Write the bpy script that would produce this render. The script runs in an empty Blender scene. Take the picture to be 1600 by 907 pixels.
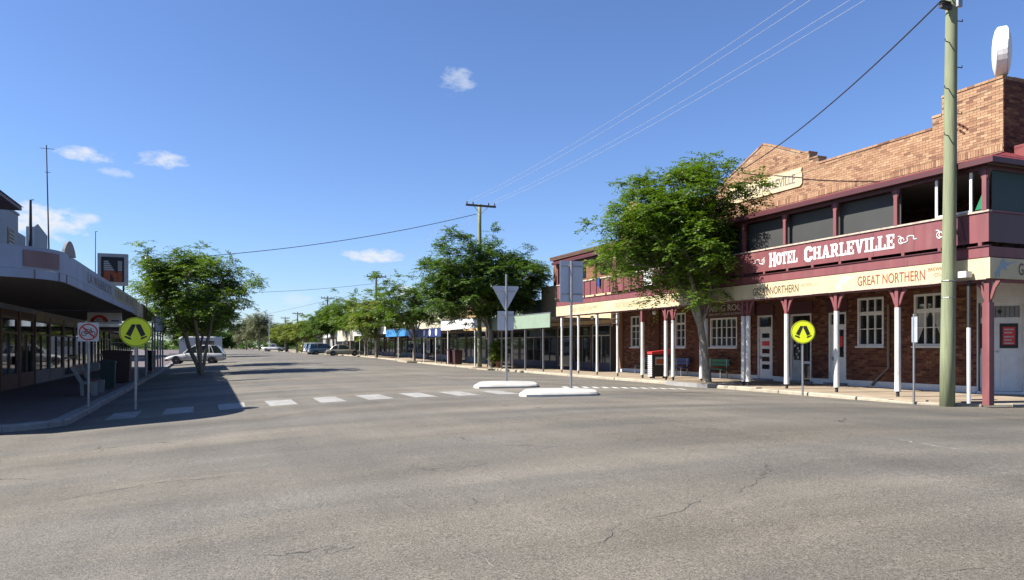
import bpy, math, random
import numpy as np
from mathutils import Vector, Matrix
R = math.radians
sc = bpy.context.scene
col = sc.collection

# ------------------------------------------------------------------ camera
cd = bpy.data.cameras.new('camera'); cam = bpy.data.objects.new('camera', cd); col.objects.link(cam)
cd.sensor_width = 36; cd.lens = 26.0; cd.shift_y = 0.0553; cd.clip_start = .1; cd.clip_end = 20000
YAW = math.atan(475/1155)
cam.location = (0, 0, 1.6); cam.rotation_euler = (R(90), 0, -YAW)
sc.camera = cam

# ------------------------------------------------------------------ light
SUN = Vector((-3.9, .95, 3.72)).normalized()
EL = math.asin(SUN.z); AZ = math.atan2(SUN.x, SUN.y)
w = bpy.data.worlds.new('World'); sc.world = w; w.use_nodes = True
def setup_world():
    nt = w.node_tree; N = nt.nodes; L = nt.links; N.clear()
    out = N.new('ShaderNodeOutputWorld'); bg = N.new('ShaderNodeBackground'); L.new(bg.outputs[0], out.inputs[0])
    sky = N.new('ShaderNodeTexSky'); sky.sky_type = 'NISHITA'; sky.sun_disc = False
    sky.sun_elevation = EL; sky.sun_rotation = AZ; sky.altitude = 290; sky.air_density = 1.0; sky.dust_density = .3; sky.ozone_density = 3.0
    bg.inputs[1].default_value = .05
    # clouds: a few small fair-weather puffs, as directions in the sky
    tc = N.new('ShaderNodeTexCoord')
    ns = N.new('ShaderNodeTexNoise'); ns.inputs['Scale'].default_value = 42; ns.inputs['Detail'].default_value = 6; ns.inputs['Roughness'].default_value = .62
    mp = N.new('ShaderNodeMapping'); mp.inputs['Scale'].default_value = (1, 1, 2.0); L.new(tc.outputs['Generated'], mp.inputs[0]); L.new(mp.outputs[0], ns.inputs['Vector'])
    fwd = Vector((math.sin(YAW), math.cos(YAW), 0)); rt = Vector((math.cos(YAW), -math.sin(YAW), 0))
    def dirn(u, v): return (fwd + rt*((u-800)/1155) + Vector((0, 0, (542-v)/1155))).normalized()
    acc = None
    def math_(op, a, b=None, c=None):
        m = N.new('ShaderNodeMath'); m.operation = op
        for i, x in enumerate((a, b, c)):
            if x is None: continue
            if isinstance(x, (int, float)): m.inputs[i].default_value = x
            else: L.new(x, m.inputs[i])
        return m.outputs[0]
    for u, v, a, b, s in [(134, 242, 46, 13, .9), (252, 251, 48, 15, .8), (180, 271, 28, 8, .5), (60, 345, 80, 32, 1.0), (126, 342, 34, 11, .85),
                          (714, 126, 36, 28, .5), (580, 399, 68, 14, .95), (640, 457, 40, 15, .75), (465, 468, 45, 14, .35)]:
        c = dirn(u, v); ex = Vector((c.y, -c.x, 0)).normalized(); ey = ex.cross(c)
        def dot(vec):
            d = N.new('ShaderNodeVectorMath'); d.operation = 'DOT_PRODUCT'; L.new(tc.outputs['Generated'], d.inputs[0]); d.inputs[1].default_value = vec; return d.outputs['Value']
        k = math.sqrt(1+((u-800)/1155)**2+((542-v)/1155)**2)
        x = math_('MULTIPLY', dot(ex), 1155/a/k*1.2*k); y = math_('MULTIPLY', dot(ey), 1155/b/k*1.2*k)
        r2 = math_('ADD', math_('MULTIPLY', x, x), math_('MULTIPLY', y, y))
        f = math_('SUBTRACT', 1.0, r2); f = math_('MAXIMUM', f, -1.0)
        front = math_('GREATER_THAN', dot(c), .5)
        f = math_('MULTIPLY', f, .33)
        g = math_('ADD', f, math_('SUBTRACT', ns.outputs['Fac'], .56))
        g = math_('MULTIPLY', math_('MULTIPLY', g, 3.4*s), front)
        g = math_('MAXIMUM', math_('MINIMUM', g, s), 0.0)
        acc = g if acc is None else math_('MAXIMUM', acc, g)
    mix = N.new('ShaderNodeMixRGB'); L.new(acc, mix.inputs[0]); tint = N.new('ShaderNodeMixRGB'); tint.blend_type = 'MULTIPLY'; tint.inputs[0].default_value = 1; L.new(sky.outputs[0], tint.inputs[1]); tint.inputs[2].default_value = (.93, 1.06, 1.36, 1); L.new(tint.outputs[0], mix.inputs[1]); mix.inputs[2].default_value = (6.2, 6.6, 7.2, 1)
    L.new(mix.outputs[0], bg.inputs[0])
setup_world()
sl = bpy.data.lights.new('sun', 'SUN'); sl.energy = 5.0; sl.angle = R(.55); sl.color = (1, .95, .87)
so = bpy.data.objects.new('sun', sl); col.objects.link(so); so.rotation_euler = SUN.to_track_quat('Z', 'Y').to_euler(); so.location = (-30, 5, 30)
vs = sc.view_settings; vs.view_transform = 'Standard'; vs.look = 'None'; vs.exposure = 1.4; vs.gamma = 1; vs.use_curve_mapping = False
sc.cycles.max_bounces = 6; sc.cycles.transparent_max_bounces = 8

# ------------------------------------------------------------------ materials
KA = .6
KEEP = {'white_paint', 'white_painted_concrete', 'yellow_green_reflective', 'black_print', 'window_glass', 'car_glass', 'bare_aluminium_conductor', 'red_print'}
def mat(name, c, rough=.7, metal=0, var=.12, scale=6, bump=0, bscale=40, spec=.5, stretch=(1, 1, 1), dirt=None, dscale=1.2, trans=0, coat=0):
    ka = 1 if name in KEEP else KA; c = tuple(x*ka for x in c); dirt = tuple(x*ka for x in dirt) if dirt else None
    m = bpy.data.materials.new(name); m.use_nodes = True; nt = m.node_tree; N = nt.nodes; L = nt.links
    b = N['Principled BSDF']; b.inputs['Roughness'].default_value = rough; b.inputs['Metallic'].default_value = metal; b.inputs['Specular IOR Level'].default_value = spec
    if coat: b.inputs['Coat Weight'].default_value = coat; b.inputs['Coat Roughness'].default_value = .05
    tc = N.new('ShaderNodeTexCoord'); mp = N.new('ShaderNodeMapping'); mp.inputs['Scale'].default_value = stretch; L.new(tc.outputs['Object'], mp.inputs[0])
    if var:
        n = N.new('ShaderNodeTexNoise'); n.inputs['Scale'].default_value = scale; n.inputs['Detail'].default_value = 5; L.new(mp.outputs[0], n.inputs['Vector'])
        r = N.new('ShaderNodeMapRange'); r.inputs['From Min'].default_value = .3; r.inputs['From Max'].default_value = .7; r.inputs['To Min'].default_value = 1-var; r.inputs['To Max'].default_value = 1+var; L.new(n.outputs['Fac'], r.inputs['Value'])
        h = N.new('ShaderNodeHueSaturation'); h.inputs['Color'].default_value = (*c, 1); L.new(r.outputs[0], h.inputs['Value'])
        last = h.outputs[0]
        if dirt:
            n2 = N.new('ShaderNodeTexNoise'); n2.inputs['Scale'].default_value = dscale; n2.inputs['Detail'].default_value = 7; n2.inputs['Roughness'].default_value = .65; L.new(mp.outputs[0], n2.inputs['Vector'])
            r2 = N.new('ShaderNodeMapRange'); r2.inputs['From Min'].default_value = .5; r2.inputs['From Max'].default_value = .72; r2.inputs['To Max'].default_value = .7; L.new(n2.outputs['Fac'], r2.inputs['Value'])
            mx = N.new('ShaderNodeMixRGB'); L.new(r2.outputs[0], mx.inputs[0]); L.new(last, mx.inputs[1]); mx.inputs[2].default_value = (*dirt, 1); last = mx.outputs[0]
        L.new(last, b.inputs['Base Color'])
    else: b.inputs['Base Color'].default_value = (*c, 1)
    if bump:
        n3 = N.new('ShaderNodeTexNoise'); n3.inputs['Scale'].default_value = bscale; n3.inputs['Detail'].default_value = 4; L.new(mp.outputs[0], n3.inputs['Vector'])
        bp = N.new('ShaderNodeBump'); bp.inputs['Strength'].default_value = bump; bp.inputs['Distance'].default_value = .01; L.new(n3.outputs['Fac'], bp.inputs['Height']); L.new(bp.outputs[0], b.inputs['Normal'])
    return m
def glass(name, c=(.015, .018, .02), rough=.04):
    m = mat(name, c, rough, var=.3, scale=1.5, spec=.9); return m
def leafmat(name, c1, c2, tr=.35):
    m = bpy.data.materials.new(name); m.use_nodes = True; nt = m.node_tree; N = nt.nodes; L = nt.links
    b = N['Principled BSDF']; b.inputs['Roughness'].default_value = .5; b.inputs['Specular IOR Level'].default_value = .35
    g = N.new('ShaderNodeNewGeometry'); tc = N.new('ShaderNodeTexCoord'); n = N.new('ShaderNodeTexNoise'); n.inputs['Scale'].default_value = .9; L.new(tc.outputs['Object'], n.inputs['Vector'])
    a = N.new('ShaderNodeMath'); a.operation = 'MULTIPLY_ADD'; L.new(g.outputs['Random Per Island'], a.inputs[0]); a.inputs[1].default_value = .55; 
    s = N.new('ShaderNodeMath'); s.operation = 'MULTIPLY'; L.new(n.outputs['Fac'], s.inputs[0]); s.inputs[1].default_value = .5; L.new(s.outputs[0], a.inputs[2])
    mx = N.new('ShaderNodeMixRGB'); L.new(a.outputs[0], mx.inputs[0]); mx.inputs[1].default_value = (*c1, 1); mx.inputs[2].default_value = (*c2, 1)
    L.new(mx.outputs[0], b.inputs['Base Color'])
    t = N.new('ShaderNodeBsdfTranslucent'); h = N.new('ShaderNodeHueSaturation'); h.inputs['Value'].default_value = 1.5; h.inputs['Saturation'].default_value = 1.1; L.new(mx.outputs[0], h.inputs['Color']); L.new(h.outputs[0], t.inputs[0])
    ms = N.new('ShaderNodeMixShader'); ms.inputs[0].default_value = tr; L.new(b.outputs[0], ms.inputs[1]); L.new(t.outputs[0], ms.inputs[2]); L.new(ms.outputs[0], N['Material Output'].inputs[0])
    return m
def brickmat(name, stops, bump=.5):
    m = bpy.data.materials.new(name); m.use_nodes = True; nt = m.node_tree; N = nt.nodes; L = nt.links
    b = N['Principled BSDF']; b.inputs['Roughness'].default_value = .9; b.inputs['Specular IOR Level'].default_value = .2
    g = N.new('ShaderNodeNewGeometry'); oi = N.new('ShaderNodeObjectInfo'); a = N.new('ShaderNodeMath'); a.operation = 'ADD'; L.new(g.outputs['Random Per Island'], a.inputs[0]); L.new(oi.outputs['Random'], a.inputs[1])
    f = N.new('ShaderNodeMath'); f.operation = 'FRACT'; L.new(a.outputs[0], f.inputs[0])
    cr = N.new('ShaderNodeValToRGB'); L.new(f.outputs[0], cr.inputs[0]); e = cr.color_ramp.elements
    while len(e) < len(stops): e.new(.5)
    for i, (p, c) in enumerate(stops): e[i].position = p; e[i].color = (*[x*KA for x in c], 1)
    tc = N.new('ShaderNodeTexCoord'); n = N.new('ShaderNodeTexNoise'); n.inputs['Scale'].default_value = 14; n.inputs['Detail'].default_value = 5; L.new(tc.outputs['Object'], n.inputs['Vector'])
    mr = N.new('ShaderNodeMapRange'); mr.inputs['To Min'].default_value = .7; mr.inputs['To Max'].default_value = 1.3; L.new(n.outputs['Fac'], mr.inputs['Value'])
    h = N.new('ShaderNodeHueSaturation'); L.new(cr.outputs[0], h.inputs['Color']); L.new(mr.outputs[0], h.inputs['Value']); L.new(h.outputs[0], b.inputs['Base Color'])
    return m
def asphalt():
    m = bpy.data.materials.new('asphalt'); m.use_nodes = True; nt = m.node_tree; N = nt.nodes; L = nt.links
    b = N['Principled BSDF']; b.inputs['Roughness'].default_value = .8; b.inputs['Specular IOR Level'].default_value = .35
    tc = N.new('ShaderNodeTexCoord')
    def noise(s, d=4, st=(1, 1, 1), ro=.55, rot=0):
        mp = N.new('ShaderNodeMapping'); mp.inputs['Scale'].default_value = st; mp.inputs['Rotation'].default_value = (0, 0, rot); L.new(tc.outputs['Object'], mp.inputs[0])
        n = N.new('ShaderNodeTexNoise'); n.inputs['Scale'].default_value = s; n.inputs['Detail'].default_value = d; n.inputs['Roughness'].default_value = ro; L.new(mp.outputs[0], n.inputs['Vector']); return n.outputs['Fac']
    def rng(x, a, b_, c, d):
        r = N.new('ShaderNodeMapRange'); r.inputs['From Min'].default_value = a; r.inputs['From Max'].default_value = b_; r.inputs['To Min'].default_value = c; r.inputs['To Max'].default_value = d; L.new(x, r.inputs['Value']); return r.outputs[0]
    def mul(a, b_):
        q = N.new('ShaderNodeMath'); q.operation = 'MULTIPLY'; L.new(a, q.inputs[0]); L.new(b_, q.inputs[1]); return q.outputs[0]
    v = rng(noise(62, 3, ro=.9), .32, .68, .2, 1.8)
    v = mul(v, rng(noise(22, 3), .3, .7, .84, 1.16))
    v = mul(v, rng(noise(.35, 6), .3, .7, .82, 1.18))
    v = mul(v, rng(noise(.9, 6, (.06, 1, 1), rot=.12), .32, .68, .8, 1.2))
    v = mul(v, rng(noise(.16, 4, (.25, 1, 1), rot=-.3), .35, .65, .84, 1.14))
    v = mul(v, rng(noise(2.4, 6, ro=.7), .62, .74, 1.0, .72))
    v = mul(v, rng(noise(1.3, 4, (1, .06, 1)), .3, .7, .9, 1.1))
    # crack lines, broken up
    vo = N.new('ShaderNodeTexVoronoi'); vo.feature = 'DISTANCE_TO_EDGE'; vo.inputs['Scale'].default_value = .28
    wn = N.new('ShaderNodeTexNoise'); wn.inputs['Scale'].default_value = 1.5; wn.inputs['Detail'].default_value = 5; L.new(tc.outputs['Object'], wn.inputs['Vector'])
    va = N.new('ShaderNodeVectorMath'); va.operation = 'MULTIPLY_ADD'; L.new(wn.outputs['Color'], va.inputs[0]); va.inputs[1].default_value = (1.1, 1.1, 0); L.new(tc.outputs['Object'], va.inputs[2]); L.new(va.outputs[0], vo.inputs['Vector'])
    cr = rng(vo.outputs['Distance'], .001, .005, 1, 0); msk = rng(noise(.5, 3), .54, .62, 0, 1); ck = mul(cr, msk)
    hs = N.new('ShaderNodeHueSaturation'); L.new(v, hs.inputs['Value'])
    mx0 = N.new('ShaderNodeMixRGB'); L.new(rng(noise(.3, 6, (.35, 1, 1), rot=.2), .42, .62, 0, 1), mx0.inputs[0]); mx0.inputs[1].default_value = (.099, .0905, .076, 1); mx0.inputs[2].default_value = (.130, .114, .089, 1); L.new(mx0.outputs[0], hs.inputs['Color'])
    # smoother, darker resealed patch through the turning path
    mx = N.new('ShaderNodeMixRGB'); L.new(ck, mx.inputs[0]); L.new(hs.outputs[0], mx.inputs[1]); mx.inputs[2].default_value = (.03, .029, .027, 1)
    L.new(mx.outputs[0], b.inputs['Base Color'])
    bp = N.new('ShaderNodeBump'); bp.inputs['Strength'].default_value = .55; bp.inputs['Distance'].default_value = .012; L.new(noise(70, 3, ro=.7), bp.inputs['Height']); L.new(bp.outputs[0], b.inputs['Normal'])
    return m
M = {}
M['asphalt'] = asphalt()
M['paint'] = mat('road_paint', (.42, .41, .38), .75, var=.18, scale=5, dirt=(.2, .19, .17), dscale=2.2)
M['paintnew'] = mat('fresh_road_paint', (.75, .74, .7), .7, var=.1)
M['paintworn'] = mat('worn_road_paint', (.36, .35, .33), .8, var=.2, scale=6, dirt=(.17, .16, .15), dscale=2.2)
M['tar'] = mat('crack_tar', (.105, .098, .088), .9, var=.2)  # dark tar colour of the road cracks
M['island'] = mat('white_painted_concrete', (.37, .36, .335), .75, var=.18, scale=3, bump=.3, dirt=(.24, .22, .19), dscale=1.5)
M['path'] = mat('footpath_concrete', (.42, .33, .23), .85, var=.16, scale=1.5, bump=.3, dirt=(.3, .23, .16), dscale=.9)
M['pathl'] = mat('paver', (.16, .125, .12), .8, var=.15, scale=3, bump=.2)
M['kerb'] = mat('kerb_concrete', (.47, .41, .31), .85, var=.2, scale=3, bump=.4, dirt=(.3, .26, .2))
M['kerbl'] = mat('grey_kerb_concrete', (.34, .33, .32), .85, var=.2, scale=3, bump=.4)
M['ground'] = mat('dry_ground', (.27, .2, .12), .95, var=.25, scale=.2, dirt=(.12, .13, .05), dscale=.3)
M['brick'] = brickmat('tan_brick', [(0, (.22, .115, .08)), (.1, (.34, .19, .115)), (.4, (.42, .25, .15)), (.8, (.46, .285, .17)), (1, (.52, .35, .21))])
M['brickd'] = brickmat('shaded_red_brown_brick', [(0, (.09, .035, .028)), (.3, (.15, .06, .042)), (.6, (.19, .08, .052)), (.85, (.23, .10, .06)), (1, (.30, .16, .085))])  # brick copy with wall shade put into its colour; also the neighbour's brick
M['mortar'] = mat('mortar', (.40, .29, .19), .95, var=.12)
M['mortard'] = mat('dark_mortar', (.2, .14, .1), .95, var=.12)
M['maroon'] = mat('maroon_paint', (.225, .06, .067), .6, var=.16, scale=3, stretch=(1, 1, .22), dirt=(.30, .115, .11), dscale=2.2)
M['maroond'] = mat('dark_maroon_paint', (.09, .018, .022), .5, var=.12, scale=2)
M['cream'] = mat('cream_sign_paint', (.74, .61, .36), .6, var=.08, scale=2.5, stretch=(1, 1, .4), dirt=(.62, .48, .26), dscale=1.0)
M['creamedge'] = mat('weathered_cream_trim', (.62, .5, .4), .7, var=.2, scale=8, dirt=(.3, .1, .1), dscale=5)
M['signred'] = mat('sign_red_brown', (.30, .075, .04), .6, var=.1)
M['signshade'] = mat('shaded_sign_brown', (.13, .06, .03), .6, var=.1)  # sign red-brown with shade put into the print colour
M['faded'] = mat('faded_sign_print', (.55, .42, .27), .6, var=.2, scale=9)
M['white'] = mat('white_paint', (.58, .58, .57), .55, var=.07, scale=4, dirt=(.55, .53, .5), dscale=2.5)
M['postwhite'] = mat('scuffed_white_post_paint', (.8, .79, .76), .6, var=.12, scale=5, dirt=(.5, .47, .42), dscale=2.5)
M['whitegrey'] = mat('weathered_white_paint', (.6, .6, .58), .6, var=.12, scale=6, dirt=(.35, .33, .3), dscale=3)
M['glass'] = glass('window_glass')
M['screen'] = mat('dark_shade_screen', (.036, .038, .036), .65, var=.15, scale=1.2)
M['redroof'] = mat('red_roof_sheet', (.24, .04, .04), .5, var=.15, scale=2)
M['metal'] = mat('galvanised_steel', (.45, .46, .48), .45, .85, var=.12, scale=8)
M['alu'] = mat('aluminium_sign_back', (.62, .68, .78), .5, .25, var=.08, scale=3)
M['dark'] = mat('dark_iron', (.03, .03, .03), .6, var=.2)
M['black'] = mat('black_print', (.012, .012, .012), .6, var=0)
M['yellow'] = mat('yellow_green_reflective', (.72, .80, .015), .5, var=.05, scale=3)
M['red'] = mat('red_print', (.5, .025, .03), .5, var=.05)
M['poleg'] = mat('green_treated_timber', (.27, .30, .17), .85, var=.2, scale=4, stretch=(6, 6, .35), bump=.5, bscale=14, dirt=(.2, .22, .13), dscale=1)
M['poleb'] = mat('weathered_timber_pole', (.13, .11, .09), .9, var=.25, scale=4, stretch=(6, 6, .4), bump=.4)
M['wire'] = mat('black_cable', (.02, .02, .022), .6, var=0)
M['wirel'] = mat('bare_aluminium_conductor', (.30, .34, .42), .5, .2, var=0)
M['bark'] = mat('pale_bark', (.36, .31, .24), .9, var=.3, scale=7, stretch=(3, 3, 1), bump=.6, bscale=20, dirt=(.16, .13, .1), dscale=3)
M['barkd'] = mat('grey_bark', (.15, .12, .09), .9, var=.3, scale=6, bump=.5)
M['leaf'] = leafmat('feathery_leaf', (.032, .08, .008), (.13, .195, .022))
M['leafd'] = leafmat('dark_leaf', (.024, .064, .010), (.092, .148, .022))
M['leafy'] = leafmat('yellow_green_leaf', (.07, .11, .012), (.19, .22, .035))
M['leafo'] = leafmat('olive_leaf', (.06, .075, .03), (.16, .17, .075), .25)
M['bluegrey'] = mat('pale_blue_render', (.36, .43, .52), .75, var=.08, scale=1.5, dirt=(.25, .3, .36), dscale=1)
M['fasc'] = mat('grey_lilac_fascia', (.34, .43, .60), .6, var=.07, scale=1.2, dirt=(.27, .33, .45), dscale=.9)
M['fascpink'] = mat('faded_pink_panel', (.22, .15, .17), .65, var=.1, scale=2)
M['soffit'] = mat('brown_soffit_lining', (.21, .18, .16), .8, var=.1)
M['terra'] = mat('dark_red_tile', (.14, .05, .045), .5, var=.15)
M['timber'] = mat('brown_timber', (.12, .06, .035), .6, var=.2, scale=5)
M['tan'] = mat('tan_frame', (.24, .2, .16), .6, var=.1)
M['olive'] = mat('faded_olive_sign', (.36, .38, .24), .6, var=.12, scale=2)
M['mint'] = mat('mint_green_paint', (.29, .39, .29), .65, var=.1, scale=1.2, dirt=(.2, .28, .22), dscale=1.2)
M['orange'] = mat('apricot_render', (.58, .36, .17), .8, var=.1, scale=1, dirt=(.66, .5, .3), dscale=.7)
M['creamwall'] = mat('cream_apricot_render', (.78, .58, .34), .8, var=.1, scale=.8, dirt=(.7, .45, .22), dscale=.6)
M['blue'] = mat('bright_blue_paint', (.05, .27, .62), .5, var=.08)
M['navy'] = mat('navy_paint', (.015, .03, .17), .5, var=.1)
M['palecream'] = mat('pale_cream_render', (.62, .56, .42), .8, var=.1, scale=1)
M['grey'] = mat('grey_render', (.33, .33, .34), .8, var=.1)
M['mauve'] = mat('mauve_grey_wall', (.11, .1, .14), .7, var=.1)
M['tyre'] = mat('tyre_rubber', (.02, .02, .02), .8, var=0)
M['rim'] = mat('alloy_rim', (.55, .55, .56), .35, .7, var=0)
M['carwhite'] = mat('white_car_paint', (.72, .72, .71), .25, var=.03, coat=.6)
M['carblue'] = mat('steel_blue_car_paint', (.13, .22, .29), .3, .3, var=.05, coat=.6)
M['cargold'] = mat('champagne_car_paint', (.42, .38, .29), .3, .35, var=.05, coat=.6)
M['cglass'] = glass('car_glass', (.02, .025, .03), .03)
M['lamp'] = mat('clear_lamp_lens', (.7, .7, .7), .15, var=0)
M['tail'] = mat('red_lamp_lens', (.35, .01, .01), .2, var=0)
M['teal'] = mat('teal_seat_paint', (.02, .12, .14), .5, var=.1)
M['darkgreen'] = mat('dark_green_screen', (.01, .045, .04), .6, var=.1)
M['green'] = mat('green_plastic', (.01, .22, .1), .45, var=.1)
M['bluep'] = mat('blue_plastic', (.02, .07, .3), .45, var=.1)
M['maroonbin'] = mat('maroon_bin_plastic', (.05, .015, .018), .5, var=.1)
M['orangep'] = mat('orange_print', (.42, .09, .02), .55, var=.15)
M['terrap'] = mat('terracotta', (.4, .2, .1), .8, var=.15)
M['marlin'] = mat('blue_grey_print', (.33, .42, .48), .55, var=.2, scale=20)
M['paper'] = mat('paper_notice', (.6, .6, .58), .7, var=.2, scale=12)

# ------------------------------------------------------------------ helpers
ORG = {}
class MB:
    def __init__(s): s.v = []; s.f = []
    def add(s, v, f):
        n = len(s.v); s.v += [tuple(p) for p in v]; s.f += [tuple(i+n for i in q) for q in f]; return s
    def box(s, x0, x1, y0, y1, z0, z1):
        return s.add([(x0, y0, z0), (x1, y0, z0), (x1, y1, z0), (x0, y1, z0), (x0, y0, z1), (x1, y0, z1), (x1, y1, z1), (x0, y1, z1)],
                     [(0, 3, 2, 1), (4, 5, 6, 7), (0, 1, 5, 4), (1, 2, 6, 5), (2, 3, 7, 6), (3, 0, 4, 7)])
    def prism(s, pts, O, ex, ey, th):
        O, ex, ey = Vector(O), Vector(ex), Vector(ey); n = ex.cross(ey)
        a = [O+ex*p[0]+ey*p[1] for p in pts]; b = [p+n*th for p in a]; k = len(pts)
        ar = sum(pts[i][0]*pts[(i+1) % k][1]-pts[(i+1) % k][0]*pts[i][1] for i in range(k))
        if ar < 0: a.reverse(); b.reverse()
        return s.add(a+b, [tuple(reversed(range(k))), tuple(range(k, 2*k))]+[(i, (i+1) % k, k+(i+1) % k, k+i) for i in range(k)])
    def tube(s, pts, rad, n=8, cap=True):
        pts = [Vector(p) for p in pts]
        if not hasattr(rad, '__len__'): rad = [rad]*len(pts)
        rings = []
        for i, p in enumerate(pts):
            t = (pts[min(i+1, len(pts)-1)]-pts[max(i-1, 0)]).normalized()
            a = t.cross(Vector((0, 0, 1)) if abs(t.z) < .9 else Vector((0, 1, 0))).normalized(); b = a.cross(t)
            rings.append([p+(a*math.cos(2*math.pi*k/n)+b*math.sin(2*math.pi*k/n))*rad[i] for k in range(n)])
        v = [q for r in rings for q in r]; f = []
        for i in range(len(pts)-1):
            for k in range(n): f.append((i*n+k, (i+1)*n+k, (i+1)*n+(k+1) % n, i*n+(k+1) % n))
        if cap: f.append(tuple(range(n))); f.append(tuple(reversed(range((len(pts)-1)*n, len(pts)*n))))
        return s.add(v, f)
    def lathe(s, prof, O, ax, n=20):   # prof: (r, t) along axis
        O = Vector(O); ax = Vector(ax).normalized(); a = ax.cross(Vector((0, 0, 1)) if abs(ax.z) < .9 else Vector((1, 0, 0))).normalized(); b = ax.cross(a)
        v = []; f = []
        for r, t in prof:
            for k in range(n): an = 2*math.pi*k/n; v.append(O+ax*t+(a*math.cos(an)+b*math.sin(an))*r)
        for i in range(len(prof)-1):
            for k in range(n): f.append((i*n+k, i*n+(k+1) % n, (i+1)*n+(k+1) % n, (i+1)*n+k))
        f.append(tuple(reversed(range(n)))); f.append(tuple(range((len(prof)-1)*n, len(prof)*n)))
        return s.add(v, f)
    def build(s, name, m, parent=None, smooth=False, label=None):
        o = ORG.get(parent.name, Vector()) if parent else Vector()
        me = bpy.data.meshes.new(name); me.from_pydata([(p[0]-o.x, p[1]-o.y, p[2]-o.z) for p in s.v], [], s.f); me.update()
        if isinstance(m, str): m = M[m]
        me.materials.append(m)
        if smooth: me.shade_smooth()
        ob = bpy.data.objects.new(name, me); col.objects.link(ob)
        if parent: ob.parent = parent; ORG[ob.name] = o
        if label: ob['label'] = label
        return ob
def B(*a): return MB().box(*a)
def tag(o, label=None, cat=None, group=None, kind=None):
    if label: o['label'] = label
    if cat: o['category'] = cat
    if group: o['group'] = group
    if kind: o['kind'] = kind
    return o
def thing(name, label, cat, loc=(0, 0, 0), group=None):
    o = bpy.data.objects.new(name, None); col.objects.link(o); o.location = loc; o.empty_display_size = .2
    ORG[o.name] = Vector(loc); return tag(o, label, cat, group)
def struct(o): o['kind'] = 'structure'; return o
def copy_tree(o, parent=None):
    c = o.copy(); col.objects.link(c); c.parent = parent
    for ch in list(o.children): copy_tree(ch, c)
    return c
_tx = {}
def text2d(s, width, height, off=0.0):
    """letters as flat 2d polygons (verts, faces) scaled to width x height"""
    k = (s, off)
    if k not in _tx:
        c = bpy.data.curves.new('lettering', 'FONT'); c.body = s; c.offset = off; c.resolution_u = 4; c.fill_mode = 'FRONT'
        o = bpy.data.objects.new('lettering', c); col.objects.link(o); dg = bpy.context.evaluated_depsgraph_get(); dg.update()
        me = bpy.data.meshes.new_from_object(o.evaluated_get(dg)); V = np.array([v.co[:2] for v in me.vertices]); F = [tuple(p.vertices) for p in me.polygons]
        bpy.data.objects.remove(o); bpy.data.curves.remove(c); bpy.data.meshes.remove(me)
        V = V-V.min(0); V = V/V.max(0); _tx[k] = (V, F)
    V, F = _tx[k]; return V*np.array([width, height]), F
def text(s, O, ex, width, height, m, parent, name='lettering', off=.0, proud=.006, ey=(0, 0, 1)):
    V, F = text2d(s, width, height, off); ex = Vector(ex); ey = Vector(ey); n = ex.cross(ey); O = Vector(O)+n*proud
    return MB().add([O+ex*float(p[0])+ey*float(p[1]) for p in V], F).build(name, m, parent)

# ground height: crowned road, falling to both gutters, rising slightly far up the street
def crown(X):
    X = max(-2.9, min(18.0, X)); k = .0036 if X < 7.7 else .00227
    return .25-k*(X-7.7)**2
def rise(Y):
    t = max(0, min(1, (Y-52)/45)); return .3*t*t*(3-2*t)
def zr(X, Y): return crown(X)+rise(Y)

# ------------------------------------------------------------------ setting
def sheet(name, xs, ys, zf, m, parent=None):
    v = [(x, y, zf(x, y)) for y in ys for x in xs]; n = len(xs)
    f = [(j*n+i, j*n+i+1, (j+1)*n+i+1, (j+1)*n+i) for j in range(len(ys)-1) for i in range(n-1)]
    return MB().add(v, f).build(name, m, parent, smooth=True)
struct(sheet('ground', [-4000, -1000, -200, 250, 1000, 4000], [-1500, -300, 420, 1200, 6000], lambda x, y: -.75, 'ground'))
xs = [-140, -60, -20, -8]+[-2.9+i*20.9/24 for i in range(25)]+[24, 40, 90, 160]
ys = [-90, -40]+[-20+i*4 for i in range(34)]+[125, 160, 220, 300, 420]
struct(sheet('road', xs, ys, zr, 'asphalt'))

# kerbed footpaths
def slab(name, outline, ztop, m, thick=.6):
    k = len(outline); n = MB()
    n.add([(x, y, ztop(x, y)) for x, y in outline]+[(x, y, ztop(x, y)-thick) for x, y in outline],
          [tuple(range(k))]+[((i+1) % k, i, k+i, k+(i+1) % k) for i in range(k)])
    return struct(n.build(name, m))
RK = 17.9; LK = -2.9
zR = lambda x, y: .125+rise(y)
zL = lambda x, y: -.012+rise(y)
def arc(cx, cy, r, a0, a1, n=7): return [(cx+r*math.cos(R(a0+(a1-a0)*i/n)), cy+r*math.sin(R(a0+(a1-a0)*i/n))) for i in range(n+1)]
YS = [60, 66, 72, 78, 84, 90, 97, 130, 200, 330]
def strip(name, x0, x1, ys, zf, m):
    v = []; f = []
    for y in ys: v += [(x0, y, zf(x0, y)), (x1, y, zf(x1, y)), (x0, y, zf(x0, y)-.6)]
    for i in range(len(ys)-1): f += [(3*i, 3*i+1, 3*i+4, 3*i+3), (3*i+2, 3*i, 3*i+3, 3*i+5)] if x0 < x1 else [(3*i+1, 3*i, 3*i+3, 3*i+4), (3*i, 3*i+2, 3*i+5, 3*i+3)]
    return MB().add(v, f).build(name, m)
fr = slab('footpath_right', arc(20.4, 15.4, 2.25, 180, 270)[0:]+[(60, 13.15), (60, 52), (RK+.25, 52)], zR, 'path')
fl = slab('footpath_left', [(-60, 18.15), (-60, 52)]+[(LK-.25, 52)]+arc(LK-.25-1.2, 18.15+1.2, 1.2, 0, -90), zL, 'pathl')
struct(strip('footpath_right_far', RK+.25, 60, [52]+YS, zR, 'path'))
struct(strip('footpath_left_far', LK-.25, -60, [52]+YS, zL, 'pathl'))
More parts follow.
